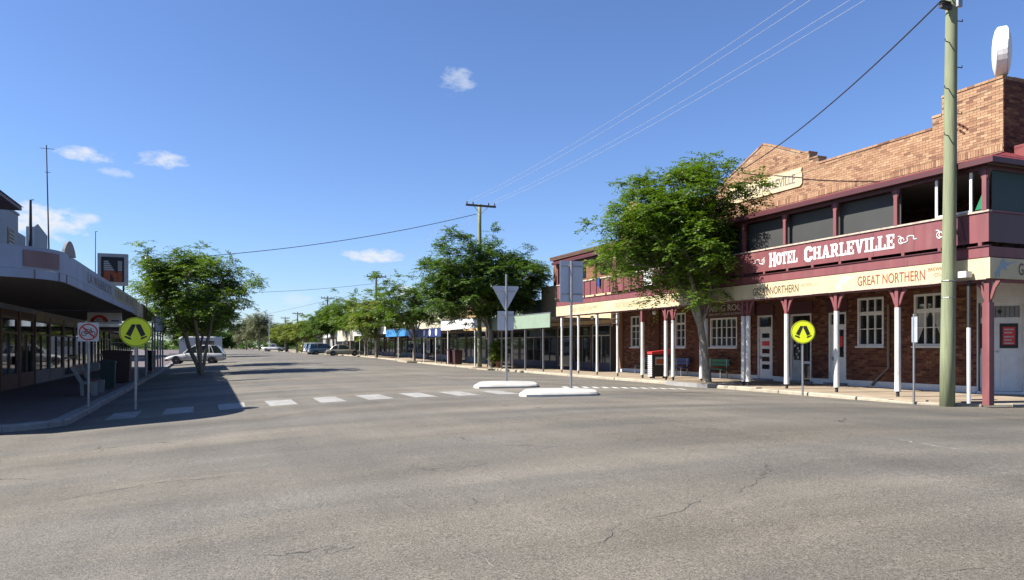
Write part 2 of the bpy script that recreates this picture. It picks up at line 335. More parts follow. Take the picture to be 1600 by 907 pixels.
def kerbline(name, pts, side, zf, m, seg, w_=.25, seed=1, rough=.02):
    rnd = random.Random(seed); k = None
    P = [Vector((*p, 0)) for p in pts]; root = None
    n = 0
    for a, b in zip(P, P[1:]):
        L_ = (b-a).length; cnt = max(1, round(L_/seg)); d = (b-a)/cnt; nn = Vector((-d.y, d.x, 0)).normalized()*side
        for i in range(cnt):
            p = a+d*i+d*.006; q = a+d*(i+1)-d*.006
            dz = rnd.uniform(-rough, rough)*.5; dx = rnd.uniform(-rough, rough)
            h0 = zf(p.x, p.y)+.006+dz; h1 = zf(q.x, q.y)+.006+dz+rnd.uniform(-rough, rough)*.3
            o1 = nn*(w_-.005); o0 = nn*(-.02+dx); ch = nn*.03
            V = [p+o0, q+o0, q+o1, p+o1]
            vv = [(v.x, v.y, h-.5) for v, h in zip(V, (h0, h1, h1, h0))]+[(v.x, v.y, h-.03) for v, h in zip(V[:2], (h0, h1))]+[((v+ch).x, (v+ch).y, h) for v, h in zip(V[:2], (h0, h1))]+[(V[2].x, V[2].y, h1), (V[3].x, V[3].y, h0)]
            ff = [(0, 1, 5, 4), (4, 5, 7, 6), (6, 7, 8, 9), (1, 2, 8, 7, 5), (2, 3, 9, 8), (3, 0, 4, 6, 9)]
            if side < 0: ff = [tuple(reversed(x)) for x in ff]
            mb = MB().add(vv, ff)
            if root is None: root = struct(mb.build(name, m))
            else: mb.build('kerb_stone', m, root)
    return root
kerbline('kerb_right', [(RK, 330), (RK, 130), (RK, 60), (RK, 25.8)], 1, zR, 'kerb', 5.0, seed=3)
kerbline('kerb_hotel', [(RK, 23.05), (RK, 15.4)]+arc(20.4, 15.4, 2.5, 180, 270, 5)[1:]+[(40, 12.9)], 1, lambda x, y: zR(x, y)-.05*max(0, min(1, (17.5-y)/3)), 'kerb', 1.1, seed=5, rough=.035)
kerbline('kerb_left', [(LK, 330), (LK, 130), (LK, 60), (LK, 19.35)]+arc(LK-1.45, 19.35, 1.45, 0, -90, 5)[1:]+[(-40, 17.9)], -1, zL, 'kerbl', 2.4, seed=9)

# paint on the road
def paint_quad(mb, pts, dz=.004, n=4):
    (a, b, c, d) = [Vector((*p, 0)) for p in pts]; v = []; f = []
    for j in range(n+1):
        for i in range(n+1):
            s, t = i/n, j/n; p = (a*(1-s)+b*s)*(1-t)+(d*(1-s)+c*s)*t; v.append((p.x, p.y, zr(p.x, p.y)+dz))
    for j in range(n):
        for i in range(n): f.append((j*(n+1)+i, j*(n+1)+i+1, (j+1)*(n+1)+i+1, (j+1)*(n+1)+i))
    return mb.add(v, f)
def ragged(cx, cy, w_, l, seed, ang=0):
    rnd = random.Random(seed); j = lambda: rnd.uniform(-.03, .03)
    return [(cx-w_/2+j(), cy-l/2+j()), (cx+w_/2+j(), cy-l/2+j()), (cx+w_/2+j(), cy+l/2+j()), (cx-w_/2+j(), cy+l/2+j())]
cross = thing('pedestrian_crossing', 'row of white zebra stripes across the road before the islands', 'crossing', (3, 20.3, 0))
for i in range(9):
    x = -1.9+i*1.23
    if 8.4 < x < 8.5: continue
    paint_quad(MB(), ragged(x, 20.35, .66, 1.9, i)).build('stripe', 'paint', cross)
for i in range(13):
    x = 11.1+i*.34; y = 22.55-.075*i; paint_quad(MB(), [(x-.1, y-.42), (x+.09, y-.44), (x+.37, y+.38), (x+.18, y+.4)], n=3).build('narrow_stripe', 'paintnew', cross)
mk = MB()
for pts in [[(1.0, 25.85), (3.4, 25.75), (3.4, 25.87), (1.0, 25.97)], [(1.0, 28.55), (3.4, 28.45), (3.4, 28.57), (1.0, 28.67)], [(1.0, 31.3), (3.3, 31.2), (3.3, 31.3), (1.0, 31.4)]]: paint_quad(mk, pts)
struct(mk.build('parking_bay_line', 'paintworn'))
for k, pts in enumerate([[(9.5, 34.6), (9.6, 34.6), (10.1, 31.2), (10.0, 31.2)], [(12.3, 21.0), (12.45, 21.0), (16.6, 17.6), (16.45, 17.5)], [(13.8, 23.6), (13.95, 23.65), (17.75, 20.6), (17.6, 20.5)],
                         [(10.3, 17.95), (10.95, 17.35), (11.02, 17.43), (10.37, 18.03)], [(11.2, 20.5), (11.3, 20.55), (12.3, 19.3), (12.2, 19.2)],
                         [(11.8, 17.35), (12.3, 16.9), (12.36, 16.96), (11.86, 17.41)], [(12.8, 36), (12.9, 36), (15, 27), (14.9, 27)]]):
    struct(paint_quad(MB(), pts, .0045+.0005*k).build('lane_line', 'paintworn'))
for i in range(8):
    y = 34+i*2.75; struct(paint_quad(MB(), [(-2.7, y), (2.2, y-.1), (2.2, y), (-2.7, y+.1)], .004).build('bay_marking', 'paintworn'))

def crack(pts, w_, m, seed):
    rnd = random.Random(seed); P = [Vector((*p, 0)) for p in pts]; fine = []
    for a, b in zip(P, P[1:]):
        n = max(2, int((b-a).length/.07))
        for i in range(n): fine.append(a.lerp(b, i/n)+Vector((rnd.gauss(0, .018), rnd.gauss(0, .018), 0)))
    fine.append(P[-1]); v = []; f = []
    for i, p in enumerate(fine):
        d = (fine[min(i+1, len(fine)-1)]-fine[max(i-1, 0)]).normalized(); n_ = Vector((-d.y, d.x, 0))*w_*rnd.uniform(.25, 1)*(.3 if i in (0, len(fine)-1) else 1)
        for q in (p-n_, p+n_): v.append((q.x, q.y, zr(q.x, q.y)+.003))
    f = [(2*i, 2*i+2, 2*i+3, 2*i+1) for i in range(len(fine)-1)]
    struct(MB().add(v, f).build('road_crack', m))
for k, (pts, w_, m) in enumerate([([(6.08, 6.93), (5.71, 6.48), (5.31, 6.13), (4.89, 5.82), (4.64, 5.67)], .008, 'tar'), ([(2.45, 4.74), (2.72, 4.81), (3.03, 5.12)], .005, 'tar'), ([(1.69, 5.02), (1.77, 4.84), (1.79, 4.64), (1.86, 4.3)], .006, 'paintworn'),
        ([(3.33, 5.19), (3.71, 5.29), (4.17, 5.6)], .005, 'tar'), ([(4.22, 3.2), (4.53, 3.17)], .005, 'tar'), ([(1.2, 16.2), (2.6, 17.6), (3.4, 17.9)], .02, 'tar'), ([(-1.5, 9.2), (-.6, 9.6), (.2, 9.5)], .012, 'tar'), ([(12.2, 13.1), (13.0, 12.0), (13.2, 10.9)], .015, 'tar')]): crack(pts, w_, m, k)
crack([(9.3, 7.85), (9.16, 6.94), (9.21, 6.28)], .03, 'paintworn', 20)
def island(label, pts, hgt=.1):
    c = Vector((sum(p[0] for p in pts)/len(pts), sum(p[1] for p in pts)/len(pts), 0)); r = []
    n = len(pts); z = lambda x, y: zr(x, y)
    # rounded outline by corner cutting
    P = [Vector((*p, 0)) for p in pts]
    for cut in (.14, .2): P = [q for i in range(len(P)) for q in (P[i]*(1-cut)+P[(i+1) % len(P)]*cut, P[i]*cut+P[(i+1) % len(P)]*(1-cut))]
    k = len(P); rings = [[(p.x, p.y, z(p.x, p.y)-.1) for p in P], [(p.x, p.y, z(p.x, p.y)+hgt*.55) for p in P]]
    for f_, h_ in ((.955, hgt*.95), (.9, hgt*1.0), (.4, hgt*1.1)):
        rings.append([((c+(p-c)*f_).x, (c+(p-c)*f_).y, z(p.x, p.y)+h_) for p in P])
    v = [q for r_ in rings for q in r_]; F = [(i*k+j, i*k+(j+1) % k, (i+1)*k+(j+1) % k, (i+1)*k+j) for i in range(len(rings)-1) for j in range(k)]
    F.append(tuple(range((len(rings)-1)*k, len(rings)*k)))
    return tag(MB().add(v, F).build('traffic_island', 'island', smooth=False), label, 'traffic island', 'white kerbed islands at the crossing')
island('white kerbed traffic island behind the crossing, carrying the triangular sign', [(7.75, 22.3), (10.2, 22.4), (11.2, 24.9), (10.6, 25.6), (9.2, 25.5)])
island('white kerbed traffic island nearest the camera, carrying the tall rectangular sign', [(7.6, 18.15), (10.0, 17.95), (10.85, 19.7), (10.3, 20.5), (8.8, 20.45)])

# ------------------------------------------------------------------ bricks
def brick_field(O, ex, L_, z0, z1, top=None, holes=(), bl=.24, bh=.086, proud=.012, dist=None, dep=.03):
    """yields bricks (s0, s1, z0, z1) on a wall plane"""
    out = []; n = int((z1-z0)/bh)
    for j in range(n):
        za = z0+j*bh+.004; zb = za+bh-.009; s = -(bl/2 if j % 2 else 0)
        while s < L_:
            a = max(0, s+.005); b = min(L_, s+bl-.005); s += bl
            segs = [(a, b)]
            for (h0, h1, hz0, hz1) in holes:
                if zb > hz0 and za < hz1:
                    ns_ = []
                    for (p, q) in segs:
                        if q <= h0 or p >= h1: ns_.append((p, q)); continue
                        if p < h0: ns_.append((p, h0))
                        if q > h1: ns_.append((h1, q))
                    segs = ns_
            for p, q in segs:
                if q-p < .02: continue
                if top and zb > min(top(p), top(q)): continue
                out.append((p, q, za, zb))
    return out
def brick_mesh(mb, br, O, ex, proud=.012, rnd=random.Random(2)):
    O = Vector(O); ex = Vector(ex); n = ex.cross(Vector((0, 0, 1)))
    for (p, q, za, zb) in br:
        d = n*(proud+rnd.uniform(-.004, .004)); e = n*-.02
        A = [O+ex*p+Vector((0, 0, za)), O+ex*q+Vector((0, 0, za)), O+ex*q+Vector((0, 0, zb)), O+ex*p+Vector((0, 0, zb))]
        mb.add([v+e for v in A]+[v+d for v in A], [(4, 5, 6, 7), (0, 1, 5, 4), (1, 2, 6, 5), (2, 3, 7, 6), (3, 0, 4, 7)])
    return mb

# ------------------------------------------------------------------ hotel
HX = 22.5; VX = 18.8; HY0 = 15.2; HY1 = 38.0; VY0 = 13.04; VY1 = 38.6
hotel = thing('hotel', 'two storey brick corner hotel with maroon verandah and cream beer signs', 'hotel', (HX, HY0, .12))
EXH = Vector((0, -1, 0)); EXS = Vector((1, 0, 0))
def hs(Y): return HY1-Y                     # wall coordinate along the street front
def para_top(s):
    Y = HY1-s
    if Y < 17.25: return 9.83
    if Y < 17.6: return 9.25
    if Y < 22.62: return 8.88
    if Y < 23.1: return 9.15
    if Y < 23.55: return 9.45
    if Y < 28.0: return 10.45-abs(Y-25.75)*.42
    if Y < 28.45: return 9.45
    if Y < 28.9: return 9.15
    if Y < 35.2: return 8.88
    if Y < 35.6: return 9.25
    return 9.83-max(0, Y-36.9)*.9 - max(0, 36.4-Y)*.5
# mortar core of the upper wall and parapet, with the top stepping
ups = MB()
edges = [15.2, 17.25, 17.6, 22.62, 23.1, 23.55]+[23.55+(28-23.55)*i/8 for i in range(1, 9)]+[28.45, 28.9, 35.2, 35.6, 36.0, 36.4, 36.9, 37.3, 37.7, 38.0]
for a, b in zip(edges, edges[1:]):
    t0 = para_top(HY1-a-1e-4); t1 = para_top(HY1-b+1e-4)
    ups.add([(HX, a, 3.9), (HX+.42, a, 3.9), (HX+.42, b, 3.9), (HX, b, 3.9), (HX, a, t0), (HX+.42, a, t0), (HX+.42, b, t1), (HX, b, t1)],
            [(0, 3, 2, 1), (4, 5, 6, 7), (0, 1, 5, 4), (1, 2, 6, 5), (2, 3, 7, 6), (3, 0, 4, 7)])
upper = ups.build('upper_wall', 'mortar', hotel)
sidew = MB().box(HX+.001, 36, HY0-.001, HY0+.41, 3.9, 9.829).build('side_wall', 'mortar', hotel)
MB().box(HX+.5, 36, HY0+.5, HY1-.3, 6.5, 7.6).build('roof', 'redroof', hotel)
MB().box(HX+.3, 36, HY1-.4, HY1-.01, 3.9, 7.9).build('rear_wall', 'mortard', hotel)
SB = 7.62                                      # soldier course height
hole_up = [(hs(a), hs(b), 4.0, 6.3) for a, b in ((19.6, 18.5), (24.2, 23.0), (27.5, 26.3), (31.4, 30.3), (34.6, 33.6))]
br = brick_field((HX, HY1, 0), EXH, HY1-HY0, SB+.2, 10.5, top=para_top)
# soldier course
sold = [(i*.086+.004, i*.086+.08, SB-.02, SB+.195) for i in range(int((HY1-HY0)/.086))]
board = (hs(28.05), hs(23.42), 8.18, 8.93)
br = [b for b in br if not (b[0] < board[1]-.1 and b[1] > board[0]+.1 and b[2] > board[2] and b[3] < board[3])]
dcam = lambda b: (HY1-(b[0]+b[1])/2)**2+(b[2]-1.6)**2*.6
br.sort(key=dcam)
near = [b for b in br if abs(b[1]-b[0]-.23) < .004][:300]; nid = set(map(id, near)); rest = [b for b in br if id(b) not in nid]
bm1 = B(-.022, .014, -.115, .115, 0, .077)
bme = bpy.data.meshes.new('brick'); bme.from_pydata([(p[0]-.0, p[1], p[2]) for p in bm1.v], [], bm1.f); bme.materials.append(M['brick'])
rb = random.Random(4)
for b in near:
    o = bpy.data.objects.new('brick', bme); col.objects.link(o); o.parent = upper
    o.location = Vector((HX-rb.uniform(-.003, .004), HY1-(b[0]+b[1])/2, b[2]))-ORG[hotel.name]; o.rotation_euler = (0, 0, math.pi)
bk = brick_mesh(MB(), rest, (HX, HY1, 0), EXH); brick_mesh(bk, sold, (HX, HY1, 0), EXH, .02)
tag(bk.build('brickwork', 'brick', upper), kind='stuff')
# verandah-level wall, in brick darkened to red-brown for the shade
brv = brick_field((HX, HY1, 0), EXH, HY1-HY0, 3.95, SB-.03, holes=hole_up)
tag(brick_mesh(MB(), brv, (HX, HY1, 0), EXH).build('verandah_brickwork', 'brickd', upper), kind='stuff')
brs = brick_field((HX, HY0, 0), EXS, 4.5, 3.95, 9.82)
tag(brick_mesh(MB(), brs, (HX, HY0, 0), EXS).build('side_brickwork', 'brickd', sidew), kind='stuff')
# diamond of slanted bricks on the corner parapet
dm = MB()
for i in range(5):
    for j in range(2):
        y = 17.0-.12*i-.1*j; z = 8.86-.085*i+.12*j
        dm.prism([(-.115, -.03), (.115, -.03), (.115, .03), (-.115, .03)], (HX-.016, y, z), Vector((0, -.707, -.707)), Vector((0, -.707, .707)), .02)
tag(dm.build('slanted_brick', 'brickd', upper), kind='stuff')
# coping bricks
cp = MB()
for a, b in zip(edges, edges[1:]):
    t0 = para_top(HY1-a-1e-4); t1 = para_top(HY1-b+1e-4); k = max(1, round((b-a)/.24))
    for i in range(k):
        y0 = a+(b-a)*i/k+.004; y1 = a+(b-a)*(i+1)/k-.004; z0 = t0+(t1-t0)*i/k; z1 = t0+(t1-t0)*(i+1)/k
        cp.add([(HX-.03, y0, z0), (HX+.45, y0, z0), (HX+.45, y1, z1), (HX-.03, y1, z1), (HX-.03, y0, z0+.075), (HX+.45, y0, z0+.075), (HX+.45, y1, z1+.075), (HX-.03, y1, z1+.075)],
               [(0, 3, 2, 1), (4, 5, 6, 7), (0, 1, 5, 4), (1, 2, 6, 5), (2, 3, 7, 6), (3, 0, 4, 7)])
cp.box(HX+.46, 36, HY0-.03, HY0+.44, 9.832, 9.9)
tag(cp.build('coping', 'brick', upper), kind='stuff')
# gable name board
nb = MB().prism([(0, .1), (.12, 0), (4.5, 0), (4.62, .1), (4.62, .55), (4.55, .6), (4.62, .75), (0, .75), (.07, .6), (0, .55)], (HX, 28.05, 8.18), EXH, (0, 0, 1), .07).build('name_board', 'cream', hotel)
text('HOTEL CHARLEVILLE', (HX-.07, 27.65, 8.35), EXH, 3.85, .4, 'tan', nb, off=.02)
# --- ground floor wall with openings
holesG = [('window', 17.17, 18.29, 1.62, 3.39), ('window', 19.52, 20.68, 1.62, 3.40), ('door', 21.22, 22.07, .12, 2.92), ('glassdoor', 22.97, 24.13, .12, 2.94), ('pdoor', 25.19, 26.12, .12, 2.96),
          ('dining', 27.49, 29.45, 1.57, 2.96), ('small', 31.45, 32.35, 1.57, 3.33), ('small', 35.76, 36.71, 1.57, 3.33)]
gw = MB(); cuts = [16.05]
for h in sorted(holesG, key=lambda h: h[1]):
    gw.box(HX, HX+.35, cuts[-1], h[1], -.1, 3.95); gw.box(HX, HX+.35, h[1], h[2], h[4], 3.95)
    if h[3] > .2: gw.box(HX, HX+.35, h[1], h[2], -.1, h[3])
    cuts.append(h[2])
gw.box(HX, HX+.35, cuts[-1], HY1, -.1, 3.95)
ground_wall = gw.build('ground_floor_wall', 'mortard', hotel)
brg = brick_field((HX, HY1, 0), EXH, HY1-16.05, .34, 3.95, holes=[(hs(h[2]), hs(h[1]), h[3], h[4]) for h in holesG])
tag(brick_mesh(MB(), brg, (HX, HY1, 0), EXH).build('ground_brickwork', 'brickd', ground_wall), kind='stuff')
# pilasters
for y in (24.65, 26.75, 30.4, 33.9, 37.7):
    B(HX-.1, HX-.013, y-.18, y+.18, .34, 3.9).build('pilaster', 'brickd', hotel)
pl = MB(); seq = [16.05, 21.22, 22.07, 22.97, 24.13, 25.19, 26.12, HY1]
for a, b in zip(seq[::2], seq[1::2]): pl.box(HX-.13 if False else HX-.045, HX-.001, a, b, .1, .34)
pl.build('plinth', 'white', hotel)
# chamfered corner with the white double door
c0 = Vector((HX, 16.05, 0)); c1 = Vector((23.5, HY0, 0)); ce = (c1-c0).normalized(); cn = ce.cross(Vector((0, 0, 1))); CL = (c1-c0).length
cw_ = MB()
for a, b, z0, z1 in ((0, .04, 0, 3.95), (CL-.04, CL, 0, 3.95), (.04, CL-.04, 2.98, 3.95)):
    cw_.prism([(a, z0), (b, z0), (b, z1), (a, z1)], c0-cn*.3, ce, (0, 0, 1), .3)
cw_.build('corner_wall', 'white', hotel)
cdoor = MB().prism([(.04, .2), (CL-.04, .2), (CL-.04, 2.98), (.04, 2.98)], c0-cn*.18, ce, (0, 0, 1), .06).build('corner_door', 'white', hotel)
def onc(pts, d0, th, name, m, par): return MB().prism(pts, c0-cn*.12+cn*d0, ce, (0, 0, 1), th).build(name, m, par)
rect = lambda a, b, c, d: [(a, c), (b, c), (b, d), (a, d)]
onc(rect(.12, CL-.12, 2.52, 2.88), .001, .012, 'transom_light', 'grey', cdoor)
for i in range(9): onc(rect(.16+i*.128, .168+i*.128, 2.52, 2.88), .013, .012, 'lead_bar', 'dark', cdoor)
onc([(CL/2-.07, 2.7), (CL/2, 2.62), (CL/2+.07, 2.7), (CL/2, 2.78)], .016, .012, 'lead_diamond', 'black', cdoor)
for a, b in ((.1, .4), (.66, 1.16)): onc(rect(a, b, 1.55, 2.33), .001, .012, 'door_pane', 'black', cdoor)
nt_ = onc(rect(.74, 1.08, 1.66, 2.22), .014, .006, 'red_notice', 'red', cdoor)
for k, (s_, wd) in enumerate((('PLEASE', .2), ('USE OTHER', .26), ('DOORS', .2), ('THANK YOU', .26))):
    pass
for k in range(5):
    onc(rect(.78, 1.04-.05*(k % 2), 2.12-.1*k-(.03 if k > 1 else 0), 2.16-.1*k-(.03 if k > 1 else 0)), .021, .002, 'print_line', 'paper', nt_)
for a, b, c, d in ((.12, .5, .3, 1.35), (.68, 1.14, .3, 1.35)): onc(rect(a, b, c, d), .001, .018, 'door_panel', 'white', cdoor)
onc(rect(.55, .62, 1.42, 1.46), .001, .05, 'door_handle', 'metal', cdoor)
MB().prism(rect(-.05, CL+.05, -.05, .2), c0+cn*.0, ce, (0, 0, 1), .25).build('door_step', 'white', hotel)
B(HX+1.05, 36, HY0, HY0+.35, -.1, 3.9).build('side_ground_wall', 'brickd', hotel)
# windows
def hwin(y0, y1, z0, z1, cols, heavy, rows):
    o = MB(); X0 = HX-.02; t = .075
    o.box(X0, X0+.12, y0, y0+t, z0, z1).box(X0, X0+.12, y1-t, y1, z0, z1).box(X0+.002, X0+.118, y0+t, y1-t, z0, z0+t).box(X0+.002, X0+.118, y0+t, y1-t, z1-t, z1)
    win = o.build('window', 'white', hotel)
    B(HX+.07, HX+.09, y0+t, y1-t, z0+t, z1-t).build('pane', 'glass', win)
    W_ = (y1-y0-2*t)
    for i in range(1, cols): yy = y0+t+W_*i/cols; B(HX+.02, HX+.069, yy-.03, yy+.03, z0+t, z1-t).build('mullion', 'white', win)
    for zz, hw in heavy+[(r, .014) for r in rows]: B(HX+.016, HX+.066, y0+t, y1-t, zz-hw, zz+hw).build('transom', 'white', win)
    B(HX-.09, HX+.05, y0-.05, y1+.05, z0-.06, z0-.002).build('sill', 'white', win)
    return win
for k, y0, y1, z0, z1 in holesG:
    if k == 'window':
        wn_ = hwin(y0, y1, z0, z1, 3, [(2.82, .07)], [2.25])
        cu = MB()
        for s_ in (1, -1):
            ya = y0+.1 if s_ > 0 else y1-.1
            cu.add([(HX+.065, ya, 2.75), (HX+.065, ya+s_*.42, 2.75), (HX+.065, ya+s_*.05, 1.9), (HX+.065, ya, 1.8)], [(0, 1, 2, 3)])
        if y0 < 19: cu.build('curtain', 'whitegrey', wn_)
    if k == 'dining': hwin(y0, y1, z0, z1, 5, [], [2.02, 2.5])
    if k == 'small': hwin(y0, y1, z0, z1, 2, [(2.78, .05)], [2.05, 2.45])
# doors
def hdoor(y0, y1, z1, kind):
    o = MB(); X0 = HX-.015; t = .07
    o.box(X0, X0+.13, y0, y0+t, .12, z1).box(X0, X0+.13, y1-t, y1, .12, z1).box(X0+.002, X0+.128, y0+t, y1-t, z1-t, z1).box(X0+.003, X0+.126, y0+t, y1-t, 2.38, 2.46)
    d = o.build('door', 'white', hotel)
    B(HX+.07, HX+.085, y0+t, y1-t, 2.46, z1-t).build('transom_light', 'glass', d)
    if kind == 'pdoor':
        B(HX+.04, HX+.085, y0+t, y1-t, .2, 2.38).build('door_leaf', 'white', d)
        for i in range(5):
            z = .62+i*.34; n_ = B(HX+.03, HX+.0395, y0+.24, y1-.24, z, z+.2)
            n_.build('door_pane' if i != 3 else 'red_notice', 'glass' if i != 3 else 'red', d)
    elif kind == 'glassdoor':
        ym = (y0+y1)/2
        B(HX+.05, HX+.07, y0+t, ym-.03, .2, 2.38).build('door_pane', 'glass', d); B(HX+.04, HX+.085, ym-.03, y1-t, .2, 2.38).build('door_leaf', 'whitegrey', d)
        g = MB().box(HX+.02, HX+.0495, ym-.08, ym-.031, .2, 2.38).box(HX+.02, HX+.0495, y0+t, ym-.081, .9, 1.0); g.build('door_rail', 'white', d)
        B(HX+.03, HX+.0395, ym+.06, y1-t-.06, 1.05, 2.3).build('door_pane', 'glass', d)
        rr = random.Random(3)
        for i in range(9):
            y = ym+.08+rr.random()*.26; z = 1.1+i*.12+rr.random()*.03; B(HX+.024-.0004*i, HX+.0295, y, y+.06+rr.random()*.1, z, z+.09).build('notice', 'paper', d)
    else:
        B(HX+.04, HX+.085, y0+t, y1-t, .2, 2.38).build('door_leaf', 'white', d)
        B(HX+.03, HX+.0395, y0+.16, y1-.3, 1.2, 2.25).build('door_pane', 'glass', d); B(HX+.02, HX+.0295, y0+.2, y1-.4, 1.6, 2.0).build('red_notice', 'red', d)
    B(HX-.01, HX+.039, y1-t-.12, y1-t-.08, 1.05, 1.2).build('door_handle', 'metal', d)
    B(HX-.2, HX+.1, y0-.1, y1+.1, .1, .2).build('door_step', 'kerbl', d)
    B(HX-.05, HX-.002, y0-.1, y1+.1, z1+.02, z1+.5).build('door_board', 'maroond', d)
for k, y0, y1, z0, z1 in holesG:
    if 'door' in k: hdoor(y0, y1, z1, k)
# dining room board
db = B(HX-.11, HX-.05, 26.2, 30.3, 2.98, 3.7).build('dining_board', 'maroond', hotel)
text('DINING ROOM', (HX-.11, 29.85, 3.26), EXH, 3.2, .3, 'whitegrey', db, off=.02); text('OPEN FOR LUNCH & DINNER', (HX-.11, 29.5, 3.07), EXH, 2.6, .11, 'whitegrey', db, off=.01)
# drain pipes
MB().tube([(HX-.1, 19.25, 3.1), (HX-.1, 19.25, .85), (HX-.1, 19.75, .42), (HX-.1, 19.95, .2)], .045, 8).build('drain_pipe', 'tan', hotel)
# --- verandah
def post(y, x=VX, kind='flare', white=True, wd=.085):
    p = thing.__call__ if False else None
    zb = zR(x, y)+.0
    if white:
        po = MB().tube([(x, y, zb+.16), (x, y, zb+.5), (x, y, 2.75)], [wd*1.12, wd*1.02, wd], 12).build('verandah_post', 'postwhite', hotel)
        B(x-wd*.4, x+wd*.4, y-wd*.4, y+wd*.4, zb-.1, zb+.16).build('post_foot', 'dark', po)
    else:
        po = B(x-wd, x+wd, y-wd, y+wd, zb-.05, 2.75).build('verandah_post', 'maroon', hotel)
    if kind == 'flare':
        B(x-wd*.7, x+wd*.7, y-wd*.7, y+wd*.7, 2.75, 3.3).build('post_neck', 'maroon', po)
        for s_ in (1, -1):
            a_ = [(s_*(wd*.7+.17*t**2.2), 2.82+.48*t) for t in (0, .25, .5, .75, 1)]; b_ = [(s_*(wd*.7+.03+.22*t**1.7), 2.82+.48*t) for t in (1, .8, .6, .4, .2)]
            b_ = [(s_*(wd*.7+.001), 2.80), (s_*(wd*.7+.05), 2.86), (s_*(wd*.7+.10), 3.0), (s_*(wd*.7+.15), 3.13), (s_*(wd*.7+.24), 3.25), (s_*(wd*.7+.26), 3.3), (s_*(wd*.7+.15), 3.3), (s_*(wd*.7+.07), 3.17), (s_*(wd*.7+.03), 3.02), (s_*(wd*.7+.001), 2.9)]
            MB().prism(b_, (x-.025, y, 0), EXH, (0, 0, 1), -.05).build('bracket', 'maroon', po)
    else: B(x-wd*.9, x+wd*.9, y-wd*.9, y+wd*.9, 2.75, 3.3).build('post_head', 'maroon' if kind == 'plain' else 'white', po)
for y in (15.83, 18.12, 20.35, 22.35, 22.62, 24.9, 25.2, 27.2, 27.75): post(y)
for y in (29.66,): post(y, wd=.085, kind='plain')
for y in (31.93, 34.02, 36.11, 38.18): post(y, wd=.065, kind='thin')
post(VY0+.06, white=False, wd=.095)
for x in (22.6, 26.2): post(VY0+.06, x=x)
FX = VX-.16
B(VX-.1, VX+.1, VY0, VY1, 3.3, 3.372).build('beam', 'maroon', hotel)
B(VX+.101, 30, VY0+.0, VY0+.2, 3.3, 3.372).build('beam', 'maroon', hotel)
ed = MB(); rr = random.Random(8); y = VY0
while y < VY1:
    l = rr.uniform(.5, 1.4); ed.box(FX-.012, FX+.03, y, min(VY1, y+l-.01), 3.345+rr.uniform(-.006, .006), 3.37); y += l
ed.build('fascia_edge', 'creamedge', hotel)
sg = B(FX, FX+.06, VY0-.1, VY1, 3.372, 3.905).build('sign_board', 'cream', hotel, label='long cream beer sign board along the street verandah')
sg2 = B(FX+.061, 30, VY0-.1, VY0-.04, 3.372, 3.904).build('sign_board', 'cream', hotel, label='cream beer sign board on the side verandah')
B(FX+.07, HX, VY0, VY1, 3.88, 3.93).build('verandah_floor', 'soffit', hotel); B(HX, 30, VY0, HY0, 3.88, 3.93).build('verandah_floor', 'soffit', hotel)
bd = MB(); y = VY0-.06
while y < VY1: bd.box(FX+.02, FX+.07, y+.004, min(VY1, y+2.4), 3.935, 4.2); y += 2.4
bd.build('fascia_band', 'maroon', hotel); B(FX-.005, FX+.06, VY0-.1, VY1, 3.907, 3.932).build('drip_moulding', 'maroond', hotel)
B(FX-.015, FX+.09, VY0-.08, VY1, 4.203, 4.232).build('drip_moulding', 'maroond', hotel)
B(FX+.071, 30, VY0-.06, VY0-.01, 3.935, 4.2).build('fascia_band', 'maroon', hotel)
# lettering on the cream board
def sign(s, y0, y1, z0, h, m, off=.0, par=sg): text(s, (FX, y0, z0), EXH, y0-y1, h, m, par, off=off)
sign('GREAT NORTHERN', 17.14, 14.80, 3.47, .30, 'signred', .008)
sign('BREWING', 14.70, 14.12, 3.70, .10, 'signred'); sign('CO.', 14.52, 14.30, 3.54, .10, 'signred')
sign('GREAT NORTHERN', 21.9, 19.62, 3.47, .28, 'signshade', .008); sign('BREWING CO.', 19.5, 18.75, 3.62, .12, 'faded')  # tree shade painted into the darker lettering
sign('HOTEL CHARLEVILLE', 27.25, 24.5, 3.52, .26, 'signred', .004)
sign('GREAT NORTHERN', 32.0, 29.95, 3.5, .27, 'faded', .01); sign('BREWING CO.', 29.85, 29.3, 3.62, .12, 'faded')
sign('GREAT NORTHERN', 36.7, 34.3, 3.5, .27, 'faded', .01); sign('BREWING CO.', 34.2, 33.6, 3.62, .12, 'faded')
text('GREAT NORTHERN', (19.75, VY0-.1, 3.48), EXS, 2.6, .32, 'signshade', sg2, off=.01)
fish = [(0, .1), (.1, .24), (.2, .36), (.28, .5), (.36, .56), (.40, .48), (.5, .42), (.9, .5), (.56, .36), (.44, .32), (.5, .22), (.36, .28), (.22, .2), (.2, .0), (.12, .14), (.05, -.04)]
MB().prism([(a*.95, b*.95) for a, b in fish], (18.82, VY0-.1, 3.38), EXS, (0, 0, 1), .006).build('leaping_fish_logo', 'marlin', sg2)
MB().prism([(a*.8, b*.8) for a, b in fish], (FX, 17.95, 3.42), EXH, (0, 0, 1), .004).build('leaping_fish_logo', 'white', sg)
